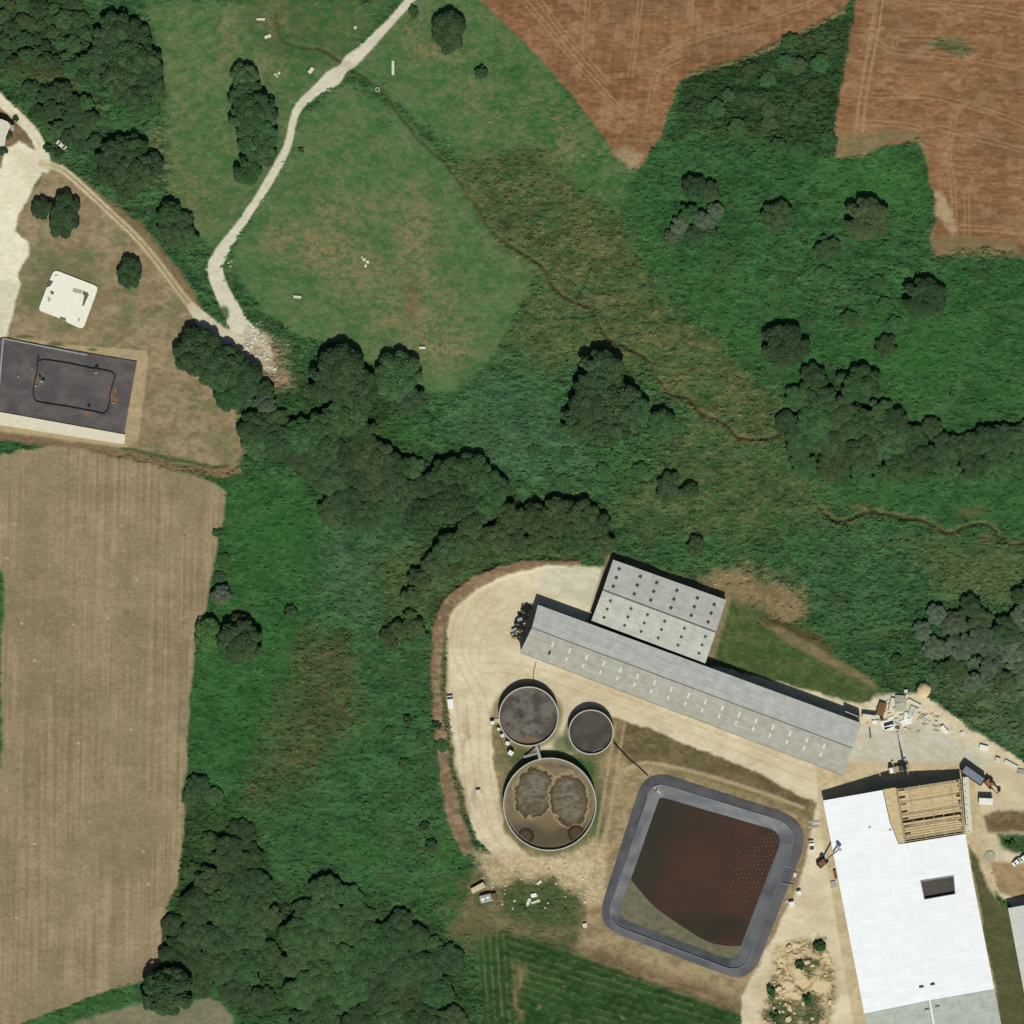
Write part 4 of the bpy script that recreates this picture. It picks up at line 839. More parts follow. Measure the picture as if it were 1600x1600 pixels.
def gable_house(name, label, cat, NW, NE, SE, SW, RW, RE, ez, rz, mN, mS, mw, over=.35, group=None, doors=True, mid_ridge=True):
    root = thing(name, label, cat, P((NW[0]+SE[0])/2, (NW[1]+SE[1])/2, 0), 0, group)
    nw, ne, se, sw = (P(*p, ez) for p in (NW, NE, SE, SW)); rw, re = P(*RW, rz), P(*RE, rz)
    rn = MB().slab([nw, ne, re, rw], .14).build('roof', mN, root); rs = MB().slab([rw, re, se, sw], .14).build('roof', mS, root)
    rn['label'] = 'cooler grey northern slope of the roof'; rs['label'] = 'warmer southern slope of the roof'
    if mid_ridge:
        m = MB(); d = (re-rw).normalized(); r = d.cross(Vector((0, 0, 1))).normalized()*.34
        z = Vector((0, 0, .07)); m.add([rw-r-z*1.5, rw+z, rw+r-z*1.5, re-r-z*1.5, re+z, re+r-z*1.5], [(0, 1, 4, 3), (1, 2, 5, 4), (0, 2, 1), (3, 4, 5), (0, 3, 5, 2)])
        m.build('ridge_cap', M_ridge, root)
    # walls set in from the eaves
    c = (nw+ne+se+sw)/4
    def ins(p): q = p+(Vector((c.x, c.y, p.z))-p)*.0; d = Vector((c.x-p.x, c.y-p.y, 0)).normalized(); return q+d*over
    q = [ins(p) for p in (nw, ne, se, sw)]; a, b_ = ins(rw), ins(re)
    wm = MB(); wz = ez-.16; rz_ = rz-.16
    vs_ = [(p.x, p.y, -.2) for p in q]+[(p.x, p.y, wz) for p in q]+[(a.x, a.y, rz_-.05), (b_.x, b_.y, rz_-.05)]
    wm.add(vs_, [(0, 1, 5, 4), (2, 3, 7, 6), (1, 2, 6, 9, 5), (3, 0, 4, 8, 7)])
    w_ = wm.build('wall', mw, root)
    if doors:
        e = (q[2]-q[1]); el = e.length; e.normalize(); nrm = Vector((e.y, -e.x, 0));
        if nrm.dot(Vector((1, 0, 0))) < 0: nrm = -nrm
        for t in (.25, .68):
            p0 = q[1]+e*el*t; dm = MB(); dm.beam((p0.x+nrm.x*.06-e.x*1.9, p0.y+nrm.y*.06-e.y*1.9, 1.7), (p0.x+nrm.x*.06+e.x*1.9, p0.y+nrm.y*.06+e.y*1.9, 1.7), .1, 3.4); dm.build('door', M_steel, root)
        l = q[0]-q[1]; 
    gt = MB(); s_ = (se-sw).normalized()
    gt.beam(sw+Vector((0, -.12, -.08)), se+Vector((0, -.12, -.08)), .2, .16); gt.build('gutter', M_ridge, root)
    return root, rn, rs, plane_z(nw, ne, re), plane_z(rw, re, se)
def panel(mb, zf, cx, cy, w_, l_, ang, lift=.05, th=.08):
    """small sheet lying on a roof slope; w along, l down the slope (photo px)"""
    ca, sa = math.cos(ang), math.sin(ang); q = []
    for u, v in ((-w_/2, -l_/2), (w_/2, -l_/2), (w_/2, l_/2), (-w_/2, l_/2)):
        q.append(on(zf, cx+u*ca-v*sa, cy+u*sa+v*ca, lift))
    mb.slab(q, th)
AR = math.atan2(1168-981, 1332-831)   # ridge direction in photo space
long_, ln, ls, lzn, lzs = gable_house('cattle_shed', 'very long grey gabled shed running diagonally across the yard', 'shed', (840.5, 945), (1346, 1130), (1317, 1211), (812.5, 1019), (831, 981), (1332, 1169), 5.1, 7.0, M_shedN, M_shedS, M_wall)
for k in range(17):
    for r_ in range(2):
        x = 863.5+26.5*k-5*r_; y = 1007+9.94*k+13*r_
        m = MB(); panel(m, lzs, x, y, 3.2, 8.5-2*r_, AR)
        o = m.build('skylight', M_dark if (k == 0 and r_ == 1) else M_glow, ls)
        if k == 0 and r_ == 1: o['label'] = 'single dark missing skylight'
root = thing('calf_shed', 'squarer grey shed with dark roof vents, joined to the very long shed', 'shed', P(1030, 955, 0))
nw, ne, rw, re, sw, se = P(958, 874.5, 3.6), P(1135, 937.5, 3.6), P(942, 922, 5.0), P(1118.5, 988, 5.0), P(924, 969.5, 4.1), P(1102, 1036.5, 4.1)
tn_ = MB().slab([nw, ne, re, rw], .14).build('roof', M_twinN, root); tn_['label'] = 'duller northern slope of the roof'
ts_ = MB().slab([rw, re, se, sw], .14).build('roof', M_twinS, root); ts_['label'] = 'brighter southern slope of the roof'
m = MB(); m.beam(rw+Vector((0, 0, .06)), re+Vector((0, 0, .06)), .5, .16); m.build('ridge_cap', M_ridge, root)
m = MB(); q = [nw+Vector((.4, -.3, 0)), ne+Vector((-.3, -.3, 0)), re+Vector((-.4, 0, 0)), se+Vector((-.4, .5, 0)), sw+Vector((.4, .5, 0)), rw+Vector((.4, 0, 0))]
m.prism([(p.x, p.y) for p in q], -.2, [p.z-.2 for p in q]); m.build('wall', M_wall, root)
tzn, tzs = plane_z(nw, ne, re), plane_z(rw, re, se)
def z3(x, y): return 780+x/3.81, 780+y/3.81
M_vent = noisy('dark_vent', (58, 60, 58), (84, 86, 82), 3, .7, .2)
for x, y in ((715, 415), (840, 460), (938, 497), (1058, 543), (1180, 588), (1280, 627)):
    for r_ in range(3):
        m = MB(); a, b = z3(x-18*r_, y+52*r_); panel(m, tzn, a, b, 4.8, 4.8, AR+.3, .12, .22); m.build('roof_vent', M_vent, tn_)
for i, (x, y) in enumerate(((662, 605), (785, 652), (883, 688), (985, 727), (1103, 770), (1227, 818))):
    for r_ in range(3):
        m = MB(); a, b = z3(x-19*r_, y+50*r_); panel(m, tzs, a, b, 4.0, 4.0, AR+.3, .12, .2); m.build('roof_vent', M_vent, ts_)
# ---- the big white barn, part of its roof still open timber
barn = thing('white_barn', 'huge white-roofed barn whose north-east roof corner is still open timber framing', 'barn', P(1420, 1400, 0))
EZ, RZ = 4.3, 7.4
Wn, Ws = P(1286, 1251, EZ), P(1368, 1671, EZ); Rn, Rs = P(1399, 1231.5, RZ), P(1470.6, 1671, RZ); En, Es = P(1503, 1214, EZ), P(1578, 1671, EZ)
zw, ze = plane_z(Wn, Ws, Rs), plane_z(Es, En, Rn)
def poly_on(zf, pts, lift=0.0): return [on(zf, x, y, lift) for x, y in pts]
wr = MB().slab(poly_on(zw, [(1286, 1251), (1379, 1234.5), (1390, 1284), (1404, 1319), (1413.2, 1318), (1452.8, 1563), (1350.5, 1584)]), .16).build('roof', M_white, barn); wr['label'] = 'brilliant white western roof slope'
er = MB()
for q in ([(1413.4, 1318), (1508.5, 1303), (1519, 1368), (1490, 1369), (1438.5, 1377), (1423.5, 1379.5)], [(1423.5, 1379.5), (1438.5, 1377), (1444.3, 1405.5), (1428, 1408)], [(1490, 1369), (1519, 1368), (1524, 1394), (1492.6, 1396.8)], [(1428, 1408), (1444.3, 1405.5), (1492.6, 1396.8), (1524, 1394), (1553.5, 1545.5), (1453, 1563)]):
    er.slab(poly_on(ze, q), .16)
er = er.build('roof', M_white, barn); er['label'] = 'white eastern roof slope with a rectangular opening'
MB().slab(poly_on(zw, [(1350.7, 1584.3), (1452.8, 1563.4), (1470.4, 1671), (1367.4, 1671)], -.05), .16).build('roof', M_oldw, barn)['label'] = 'older grey sheeting on the western slope'
MB().slab(poly_on(ze, [(1453.1, 1563.4), (1553.5, 1546), (1578.6, 1671), (1470.8, 1671)], -.05), .16).build('roof', M_oldw, barn)['label'] = 'older grey sheeting on the eastern slope'
m = MB(); m.beam(P(1413.5, 1319, RZ+.07), P(1470.5, 1671, RZ+.07), .5, .12); m.build('ridge_cap', M_white, barn)
# opening: kerb round it; the dimness below is an added grey sheet
m = MB(); hz = [(1438.5, 1377), (1490, 1369), (1492.6, 1396.8), (1444.3, 1405.5)]
for i in range(4):
    a = on(ze, *hz[i], .14); b = on(ze, *hz[(i+1) % 4], .14); m.beam(a, b, .3, .3)
m.build('opening_kerb', M_steel, barn)
m = MB(); m.slab([on(ze, x, y, -.9) for x, y in [(1437.5, 1376), (1491, 1368), (1493.6, 1397.5), (1443.5, 1406.5)]], .1); m.build('opening_shade_sheet', noisy('dim_interior_grey', (76, 74, 68), (94, 90, 84), 1, .9, .1), barn)  # added sheet; its grey stands in for the shaded inside
for x, y in ((1440, 1542), (1457, 1538), (1449, 1578), (1464.5, 1573.5)):
    m = MB(); p = on(zw if x < 1452 else ze, x, y, .2); m.box(p, (1.9, .75, .5), math.radians(10), .8); m.build('roof_vent', M_steel if y > 1560 else M_vent, barn)
for x, y in ((1359, 1293), (1391, 1297)):
    m = MB(); p = on(zw, x, y, .15); m.box(p, (.9, .6, .35), .2, .8); m.build('roof_hatch', M_steel, barn)
# walls, floor, posts
cw = [(1289, 1253), (1501, 1217), (1506, 1305), (1573, 1668), (1370, 1668)]
m = MB()
for i in range(5):
    a, b = cw[i], cw[(i+1) % 5]; pa, pb = P(*a, 2), P(*b, 2); hgt = EZ-.25
    m.beam((pa.x, pa.y, hgt/2), (pb.x, pb.y, hgt/2), .25, hgt)
m.build('wall', M_conc, barn)
m = MB(); m.prism([tuple(P(*p, 0))[:2] for p in cw], -.3, .22); m.build('floor_slab', noisy('barn_floor', (120, 112, 96), (150, 142, 124), .5, .9, .1), barn)
g = MB()  # north gable under the ridge
wn, rn_, en = P(1289, 1252.5, EZ-.3), P(1399, 1233.5, RZ-.35), P(1501, 1216.5, EZ-.3)
off = Vector((.03, -.2, 0)); g.add([wn, en, rn_, wn+off, en+off, rn_+off], [(0, 1, 2), (5, 4, 3), (0, 3, 4, 1), (1, 4, 5, 2), (2, 5, 3, 0)]); g.build('gable_wall', M_conc, barn)
for k in range(23):                                # rafters from ridge to east eave
    t = (k+.15)/22.6; a = (1400+13.6*t, 1233+84*t); b = (1502.6+5.6*t, 1217+85.5*t)
    if k in (14, 15): 
        if k == 14: continue
    m = MB(); m.beam(on(ze, *a, -.1), on(ze, *b, -.1), .20, .26); m.build('rafter', M_tim if k % 4 else M_tim2, barn)
for k, t in enumerate((.02, .2, .36, .52, .68, .84, .97)):
    a = (1400+102*t, 1232-15*t); b = (1413+95*t, 1316-14*t)
    m = MB(); m.beam(on(ze, *a, .14), on(ze, *b, .14), .22, .2); m.build('purlin', M_tim2 if k % 2 else M_tim, barn)
rr = random.Random(3)
for k in range(22):                                # boarding laid on the rafters so far
    t = (k+.5)/22; 
    if k in (13, 21): continue
    u0 = .03 if k % 3 else .12; u1 = .90+.08*rr.random()
    wv = 3.25; a0 = 1400+13.6*t; a1 = 1233+84*t; b0 = 1502.6+5.6*t; b1 = 1217+85.5*t
    pt = lambda u, dv: (a0+(b0-a0)*u-dv*.0, a1+(b1-a1)*u+dv)
    m = MB(); m.slab(poly_on(ze, [pt(u0, -wv/2), pt(u1, -wv/2), pt(u1, wv/2), pt(u0, wv/2)], .04), .05); m.build('roof_board', M_tim if k % 5 else M_tim2, barn)
m = MB(); m.slab(poly_on(zw, [(1380, 1233.5), (1399, 1230.5), (1413, 1317), (1404.5, 1318), (1391, 1284)], -.03), .06); m.build('sarking', M_tim, barn)
m = MB(); m.beam(P(1399.5, 1231.5, RZ+.12), P(1413.3, 1317, RZ+.12), .45, .25); m.build('ridge_beam', M_tim2, barn)
for k in range(9):
    t = k/8; m = MB(); x, y = 1507+6*t, 1216+84*t; m.beam(P(x, y, .1), P(x, y, EZ-.3), .35, .35); m.build('scaffold_post', M_steel, barn)
m = MB(); m.slab(poly_on(lambda a, b: 3.6, [(1504, 1214), (1513, 1214), (1519.5, 1301), (1510.5, 1302)]), .08); m.build('scaffold_deck', M_pale, barn)
m = MB(); m.beam(P(1364, 1228.5, 1.2), P(1408, 1222, 1.2), .5, .2); solo(m, 'steel_beam', M_steel, 'long grey steel beam lying in the shade along the barn\'s north wall', 'beam')
# ---- grey shed cut by the right edge
r2 = thing('grey_shed', 'pale grey roofed shed cut off by the right edge, east of the white barn', 'shed', P(1650, 1500, 0))
a, b, c, d = P(1575, 1419, 4), P(1665, 1403, 6), P(1712, 1660, 6), P(1624, 1676, 4); e_, f_ = P(1755, 1388, 4), P(1802, 1645, 4)
MB().slab([a, b, c, d], .14).build('roof', M_far, r2); MB().slab([b, e_, f_, c], .14).build('roof', M_far, r2)
m = MB(); m.prism([(a.x+.5, a.y-.6), (b.x, b.y-.6), (e_.x-.5, e_.y-.6), (f_.x-.5, f_.y+.6), (d.x+.5, d.y+.6)], -.2, [3.8, 5.8, 3.8, 3.8, 3.8]); m.build('wall', M_wall, r2)
# ---- cut-off house by the left edge
r3 = thing('house', 'small pale flat-roofed house cut off by the left edge beside the white track', 'house', P(-10, 205, 0))
hp = [(-60, 190), (2, 186), (12, 190), (17, 197), (13, 204), (9, 214), (7, 228), (-60, 232)]
MB().prism([tuple(P(*p, 3.4))[:2] for p in hp], 3.1, 3.4).build('roof', M_pale, r3)
MB().prism([tuple(P(*p, 0))[:2] for p in [(-59, 191), (2, 188), (11, 192), (14, 198), (11, 204), (7, 214), (5, 227), (-59, 231)]], -.1, 3.1).build('wall', M_conc, r3)
m = MB(); m.box(P(19, 200, 3.0), (1.6, 2.2, .2), .3); m.build('porch_roof', M_steel, r3)
m = MB(); m.box(P(-20, 190.6, 1.6), (1.4, .2, 1.3)); m.build('window', M_glass, r3)
# ---- white slab on the dry lawn
r4 = thing('concrete_platform', 'square white concrete platform with dark slots, alone on the dry lawn', 'platform', P(105, 468, 0))
z8 = lambda x, y: (40+x/11.43, 400+y/11.43)
pp = [z8(*p) for p in ((535, 262), (600, 275), (1230, 520), (1282, 560), (1270, 640), (1050, 1240), (1010, 1285), (950, 1280), (740, 1185), (715, 1150), (600, 1110), (470, 1060), (255, 975), (240, 920), (330, 680), (375, 560), (440, 535), (490, 460), (425, 430), (490, 290))]
MB().prism([tuple(P(*p, .55))[:2] for p in pp], -.3, .55).build('slab', noisy('lime_white', (236, 234, 216), (244, 243, 230), .8, .85, .1), r4, bevel=.05)
for q in (((850, 565), (1010, 610), (1000, 680), (840, 640)), ((390, 720), (440, 740), (450, 800), (400, 820)), ((505, 335), (570, 330), (590, 350), (520, 360)), ((935, 1110), (970, 1105), (965, 1170), (935, 1175))):
    MB().prism([tuple(P(*z8(*p), .57))[:2] for p in q], .5, .58).build('slot_shade', noisy('slot_shade_grey', (150, 150, 136), (190, 188, 172), 3, .9, .1), r4)  # raised plates whose grey paints the shade of shallow recesses
for q in (((1020, 620), (1110, 650), (1130, 700), (1090, 770), (1040, 890), (1010, 885), (1050, 700), (1020, 690)), ((440, 610), (510, 640), (500, 690), (450, 680)), ((430, 432), (485, 440), (440, 530), (385, 520)), ((610, 1080), (720, 1110), (715, 1150), (620, 1120))):
    MB().prism([tuple(P(*z8(*p), .57))[:2] for p in q], .5, .585).build('pit_shade', noisy('pit_shade_grey', (84, 84, 76), (120, 118, 106), 3, .9, .1), r4)  # raised darker plates; the shade of deeper recesses is put into their colour
# ------------------------------------------------------------------ painted sheets (real surface colour, grid of points)
def grid_sheet(name, corners, z, nu, nv, paint, mat, parent=None, zfun=None):
    u = np.linspace(0, 1, nu)[None, :, None]; v = np.linspace(0, 1, nv)[:, None, None]
    c = [np.array(p, float) for p in corners]
    q = (c[0]*(1-u)+c[1]*u)*(1-v)+(c[3]*(1-u)+c[2]*u)*v; X, Y = q[..., 0], q[..., 1]
    Z = np.full(X.shape, z) if zfun is None else zfun(X, Y)
    f = S*(1-z/HC); o0 = wloc(parent) if parent else Vector((0, 0, 0))
    Vv = np.stack([(X-800)*f-o0.x, (800-Y)*f-o0.y, Z-o0.z], -1).reshape(-1, 3); k = np.arange((nv-1)*nu).reshape(nv-1, nu)[:, :-1].ravel()
    return np_mesh(name, Vv, np.stack([k, k+nu, k+nu+1, k+1], -1), mat, parent, colors=paint(X, Y).reshape(-1, 3), smooth=True)
def pm(base, m, c): return base*(1-m[..., None])+C(*c)*m[..., None]
# ---- covered reservoir
res = thing('covered_reservoir', 'dark grey sheeted reservoir with a ring pipe, cut by the left edge', 'reservoir', P(105, 610, 0))
zr = lambda x, y: (x/6.4, 500+y/6.4)
def paint_res(X, Y):
    n = fbm(X, Y, 20, 14, 201, 4); c = two((86, 82, 84), (101, 97, 96), st(n, .35, .65))
    for x, y, rx, ry in ((335, 600, 26, 34), (1110, 740, 24, 60), (1150, 810, 30, 45), (890, 930, 44, 12), (1155, 700, 12, 30), (400, 540, 20, 12)):
        a, b = zr(x, y); m = st(1-np.hypot((X-a)/(rx/6.4*1.25), (Y-b)/(ry/6.4*1.25)), 0, .4)*(fbm(X, Y, 1.8, 1.8, 211, 2) > .5); c = pm(c, m*.85, (150, 104, 58))
    m = st(1-np.hypot((X-108)/34, (Y-600)/18), 0, .8)*.25; c = pm(c, m, (96, 90, 80))
    return c
M_liner = attr_mat('dark_sheet', 1.5, .08, .7, .1)
def res_z(X, Y):
    return .45+fbm(X, Y, 9, 7, 221, 3)*.16
grid_sheet('cover', [(6, 530), (214, 565), (194, 678), (-20, 643)], .5, 190, 110, paint_res, M_liner, res, res_z)
grid_sheet('cover', [(-70, 517), (6, 530), (-20, 643), (-70, 634)], .5, 60, 80, paint_res, M_liner, res, res_z)['label'] = 'far end of the sheet beyond the picture edge'
m = MB(); m.tube([P(*zr(x, y), .85) for x, y in ((385, 350), (372, 470), (372, 520), (345, 600), (330, 700), (335, 780), (365, 815), (440, 830), (700, 870), (940, 915), (1030, 938), (1075, 910), (1095, 820), (1105, 720), (1125, 650), (1152, 560), (1120, 520), (1010, 495), (900, 480), (700, 435), (440, 395), (390, 410))], .2, 8)
m.build('ring_pipe', M_dkrub, res, smooth=True)
for x, y, w_, h_ in ((968, 470, 1.5, 1.3), (430, 595, 1.5, .8), (890, 860, 1.0, 1.0), (400, 560, .9, .9)):
    m = MB(); m.box(P(*zr(x, y), .9), (w_, h_, .6), .3, .8); m.build('pump_box', M_dkrub, res)
for x, y, s2 in ((960, 530, .8), (415, 615, .9), (183, 567, .6), (318, 493, .5), (360, 660, .6), (1135, 830, .6), (1045, 748, .4)):
    m = MB(); m.box(P(*zr(x, y), .8), (s2, s2, .5), .4); m.build('weight_block', M_steel, res)
m = MB(); m.slab([P(*zr(*p), .95) for p in ((-500, 840), (0, 920), (1250, 1145), (1250, 1215), (1235, 1243), (0, 1050), (-500, 965))], .9); m.build('retaining_wall', noisy('cream_concrete', (218, 210, 186), (230, 222, 200), .7, .85, .1), res)
m = MB(); m.beam(P(5, 529, .6), P(*zr(870, 350), .6), .5, .3); m.beam(P(5, 529, .55), P(-1, 600, .55), .6, .3); m.build('kerb', M_steel, res)
# ---- slurry tanks
def tank(name, label, cx, cy, rpx, h, level, paint, wall_mat, ladder=None):
    root = thing(name, label, 'tank', P(cx, cy, 0)); c = P(cx, cy, h); R = rpx*S
    MB().ring((c.x, c.y), R-.34, R, -.3, h, 96).build('wall', wall_mat, root)
    MB().ring((c.x, c.y), R-.36, R+.04, h, h+.10, 96).build('rim', M_rim, root)
    nr, na = 90, 220; rad = np.linspace(0, 1, nr)[:, None]*(R-.3); an = np.linspace(0, 2*math.pi, na, endpoint=False)[None]
    X = rad*np.cos(an); Y = rad*np.sin(an); px = cx+X/S; py = cy-Y/S
    colr, dz = paint(px, py); Vv = np.stack([X+c.x-root.location.x, Y+c.y-root.location.y, level+dz], -1).reshape(-1, 3)
    i, j = np.meshgrid(np.arange(nr-1), np.arange(na), indexing='ij'); a = (i*na+j).ravel(); b = (i*na+(j+1) % na).ravel()
    np_mesh('slurry', Vv, np.stack([a, a+na, b+na, b], -1), M_slur, root, colors=colr.reshape(-1, 3), smooth=True)
    return root
M_rim = noisy('pale_rim', (176, 176, 166), (206, 206, 196), 2, .7, .2); M_slur = attr_mat('slurry_crust', 2.5, .12, .8, .3)
M_tankw = noisy('tank_concrete', (132, 130, 120), (160, 158, 148), 1, .9, .1)
def pA(X, Y):
    n = fbm(X, Y, 14, 12, 301, 4); c = two((80, 76, 72), (112, 108, 100), st(n, .35, .65))
    c = pm(c, st(1-np.hypot((X-820)/30, (Y-1130)/34), 0, .8)*.5*st(n, .4, .6), (128, 122, 110)); c = pm(c, st(1-np.hypot((X-828)/32, (Y-1160)/12), 0, .5)*.8, (126, 108, 86))
    for x, y in ((819, 1150), (838, 1144), (816, 1119), (826, 1131), (812, 1108), (810, 1096), (795, 1131)): c = pm(c, st(1-np.hypot(X-x, Y-y)/4, 0, .6)*.6, (62, 58, 46))
    return c, n*.2
def pB(X, Y):
    n = fbm(X, Y, 12, 12, 311, 3); c = two((74, 70, 66), (86, 82, 78), st(n, .35, .65))
    c = pm(c, st(1-np.hypot((X-934)/24, (Y-1176)/9), 0, .5)*.0, (126, 108, 86)); return c, n*.05
def pC(X, Y):
    n = fbm(X, Y, 9, 7, 321, 4); n2 = fbm(X, Y, 7, 3.4, 331, 4); c = two((110, 98, 78), (132, 118, 94), st(n, .35, .65))
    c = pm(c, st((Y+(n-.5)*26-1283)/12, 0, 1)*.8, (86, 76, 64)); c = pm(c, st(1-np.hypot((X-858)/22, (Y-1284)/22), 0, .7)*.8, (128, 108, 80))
    dz = (n-.5)*.1
    for x, y, rx, ry, tilt in ((835, 1239, 31, 38, .1), (889, 1250, 29, 40, -.1)):
        xx = X-x+(Y-y)*tilt; d = np.hypot(xx/rx, (Y-y)/ry)+(n-.5)*.42+(n2-.5)*.12
        c = pm(c, st(1.13-d, 0, .06)*st(d-.98, 0, .05), (160, 142, 108)); c = pm(c, st(1.02-d, 0, .05), (80, 68, 48)); c = pm(c, st(.90-d, 0, .08), (96, 87, 70))
        c = pm(c, st(.96-d, 0, .15)*st(n2*.4+n*.6, .40, .62)*.8, (132, 124, 108)); c = pm(c, st(.55-np.hypot((X-x)/rx, (Y-y+9)/ry), 0, .3)*st(n2, .3, .6)*.55, (136, 132, 126)); dz = dz+st(1.02-d, 0, .2)*n2*.22
    for x, y, r in ((822, 1306, 12), (900, 1302, 12.5)):
        d = np.hypot(X-x, Y-y)/r; c = pm(c, st(1.1-d, 0, .1), (56, 46, 34)); c = pm(c, st(.8-d, 0, .2)*.7, (92, 78, 58))
    d = np.hypot(X-859, Y-1257)/70; c = pm(c, st(d-.93, 0, .04)*.5, (144, 136, 112))
    return c, dz
tank('slurry_tank', 'middle-sized round slurry tank with mottled grey crust, north-west of the three', 826, 1119.5, 46.5, 3.4, 2.5, pA, M_tankw)
tank('slurry_tank', 'smallest round tank with plain dark grey surface, east of the three', 923.5, 1144, 35, 3.4, 2.6, pB, M_tankw)
tank('slurry_tank', 'largest round tank with two kidney-shaped brown crusts on its slurry', 859, 1256.8, 72.5, 3.3, 2.3, pC, M_tankw)
w_ = thing('walkway', 'pale steel stair and gangway bridging the two western slurry tanks', 'walkway', P(840, 1175, 0))
MB().beam(P(838, 1165, 3.6), P(844, 1186, 3.6), 1.0, .12).build('gangway', M_steel, w_)
MB().beam(P(839.5, 1177, 3.5), P(818, 1183, .3), .9, .12).build('stair', M_steel, w_)
for dx in (-2.4, 2.4): MB().tube([P(838+dx, 1165, 4.4), P(844+dx, 1186, 4.4)], .05, 6).build('handrail', M_steel, w_)
MB().beam(P(841, 1176, .0), P(841, 1176, 3.5), .2, .2).build('post', M_steel, w_)
m = MB(); m.tube([P(958, 1160, 1.6), P(966, 1168, .3), P(985, 1188, .25), P(998, 1198, .25), P(1012, 1212, .4)], .22, 8); solo(m, 'slurry_pipe', M_dkrub, 'dark pipe snaking from the smallest tank towards the lagoon corner', 'pipe', smooth=True)
m = MB(); m.tube([P(836, 1072, 3.0), P(833, 1062, .5), P(834, 1048, .2), P(838, 1034, .2)], .1, 6); solo(m, 'feed_pipe', M_dkrub, 'thin pipe between the very long shed and the north-western tank', 'pipe')
m = MB(); m.tube([P(921, 1178, 2.7), P(932, 1172, 2.75), P(946, 1168, 2.75), P(956, 1160, 2.8)], .12, 6); solo(m, 'overflow_pipe', M_steel, 'thin pale pipe across the southern rim of the smallest tank', 'pipe')
# ---- lagoon
lg = thing('slurry_lagoon', 'large square lined lagoon of red-brown slurry beside the white barn', 'lagoon', P(1100, 1365, 0))
M_lin = attr_mat('lagoon_liner', 1.2, .10, .6, .25)
def ring_strip(name, A, B, za, zb, c1, c2, parent, seed, nsub=6):
    n = len(A); K_ = 12; pts = []; cols = []
    AA = []; BB = []
    for i in range(n):
        for k in range(K_):
            t = k/K_; j = (i+1) % n
            AA.append((A[i][0]*(1-t)+A[j][0]*t, A[i][1]*(1-t)+A[j][1]*t)); BB.append((B[i][0]*(1-t)+B[j][0]*t, B[i][1]*(1-t)+B[j][1]*t))
    AA = np.array(AA); BB = np.array(BB); N = len(AA); rows = []
    for s2 in range(nsub+1):
        t = s2/nsub; q = AA*(1-t)+BB*t; z = za*(1-t)+zb*t; w2 = (fbm(q[:, 0], q[:, 1], 6, 6, seed+5, 2)-.5)*.12*(0 < s2 < nsub)
        f = S*(1-z/HC); rows.append(np.stack([(q[:, 0]-800)*f, (800-q[:, 1])*f, np.full(N, z)+w2], -1))
        nn = fbm(q[:, 0], q[:, 1], 16, 16, seed, 4); cols.append(C(*c1)*(1-st(nn, .35, .65))[:, None]+C(*c2)*st(nn, .35, .65)[:, None])
    Vv = np.concatenate(rows)-np.array(wloc(parent)); i, j = np.meshgrid(np.arange(nsub), np.arange(N), indexing='ij'); a = (i*N+j).ravel(); b = (i*N+(j+1) % N).ravel()
    o = np_mesh(name, Vv, np.stack([a, b, b+N, a+N], -1), M_lin, parent, colors=np.concatenate(cols), smooth=True)
    if o.data.polygons[10].normal.z < 0: o.data.flip_normals()
    return o
ring_strip('liner', LAG_OUT, LAG_CR, .12, .75, (84, 85, 91), (102, 101, 104), lg, 401)['label'] = 'dark outer band of the liner'
LAG_DEEP = [(a[0]+(1095-a[0])*.05, a[1]+(1368-a[1])*.05) for a in LAG_TOE]
ring_strip('liner', LAG_CR, LAG_DEEP, .75, -1.6, (98, 101, 106), (124, 126, 128), lg, 411)['label'] = 'paler inner slope of the liner'
m = MB(); pts = [P(x, y, .82) for x, y in LAG_CR]; m.tube(pts+[pts[0]], .17, 6); m.build('crest_hose', noisy('blue_grey_hose', (112, 118, 136), (138, 144, 158), 2, .6, .2), lg, smooth=True)
def pW(X, Y):
    n = fbm(X, Y, 30, 24, 421, 4); c = two((66, 48, 38), (74, 52, 40), st(n, .35, .65))
    dl = ((Y-1243)*.33+(X-1030))/1.05; c = pm(c, st(1-dl/55+(n-.5)*1.2, 0, .5)*.75, (48, 50, 38))
    c = pm(c, st(1-np.hypot((X-1060)/80, (Y-1270)/60)+(n-.5)*.9, 0, .5)*.5, (50, 50, 38)); c = pm(c, st(1-np.hypot((X-1090)/70, (Y-1450)/34)+(n-.5)*.8, 0, .4)*.7, (46, 46, 32)); c = pm(c, st(1-np.hypot((X-1140)/40, (Y-1450)/26)+(n-.5)*.8, 0, .4)*.6, (46, 44, 32))
    return c
M_wat = attr_mat('slurry_water', 1.0, .04, .32)
M_wat.node_tree.nodes['Principled BSDF'].inputs['Specular IOR Level'].default_value = .3
wo = grid_sheet('water', [(1018, 1230), (1240, 1290), (1162, 1500), (950, 1440)], -1.35, 180, 180, pW, M_wat); wo['kind'] = 'structure'
mud = smooth_line([(982, 1362), (986, 1374), (1000, 1392), (1022, 1416), (1046, 1434), (1064, 1446), (1085, 1460), (1108, 1472), (1135, 1478), (1166, 1480), (1160, 1500), (1140, 1508), (1090, 1488), (1020, 1460), (966, 1440), (956, 1430), (962, 1408), (974, 1376)], 3)
m = MB(); m.slab([P(x, y, -1.22) for x, y in mud], .3); mo = m.build('mud_bank', noisy('grey_mud', (96, 94, 76), (122, 118, 96), .5, .85, .15, bump=.4), lg)
m = MB(); m.box(P(1024, 1233, .2), (1.4, 1.9, .5), .5, .7); m.build('inlet_box', M_rust, lg); m = MB(); m.tube([P(1022, 1230, .5), P(1032, 1240, -.9)], .25, 8); m.build('inlet_pipe', M_pale, lg)
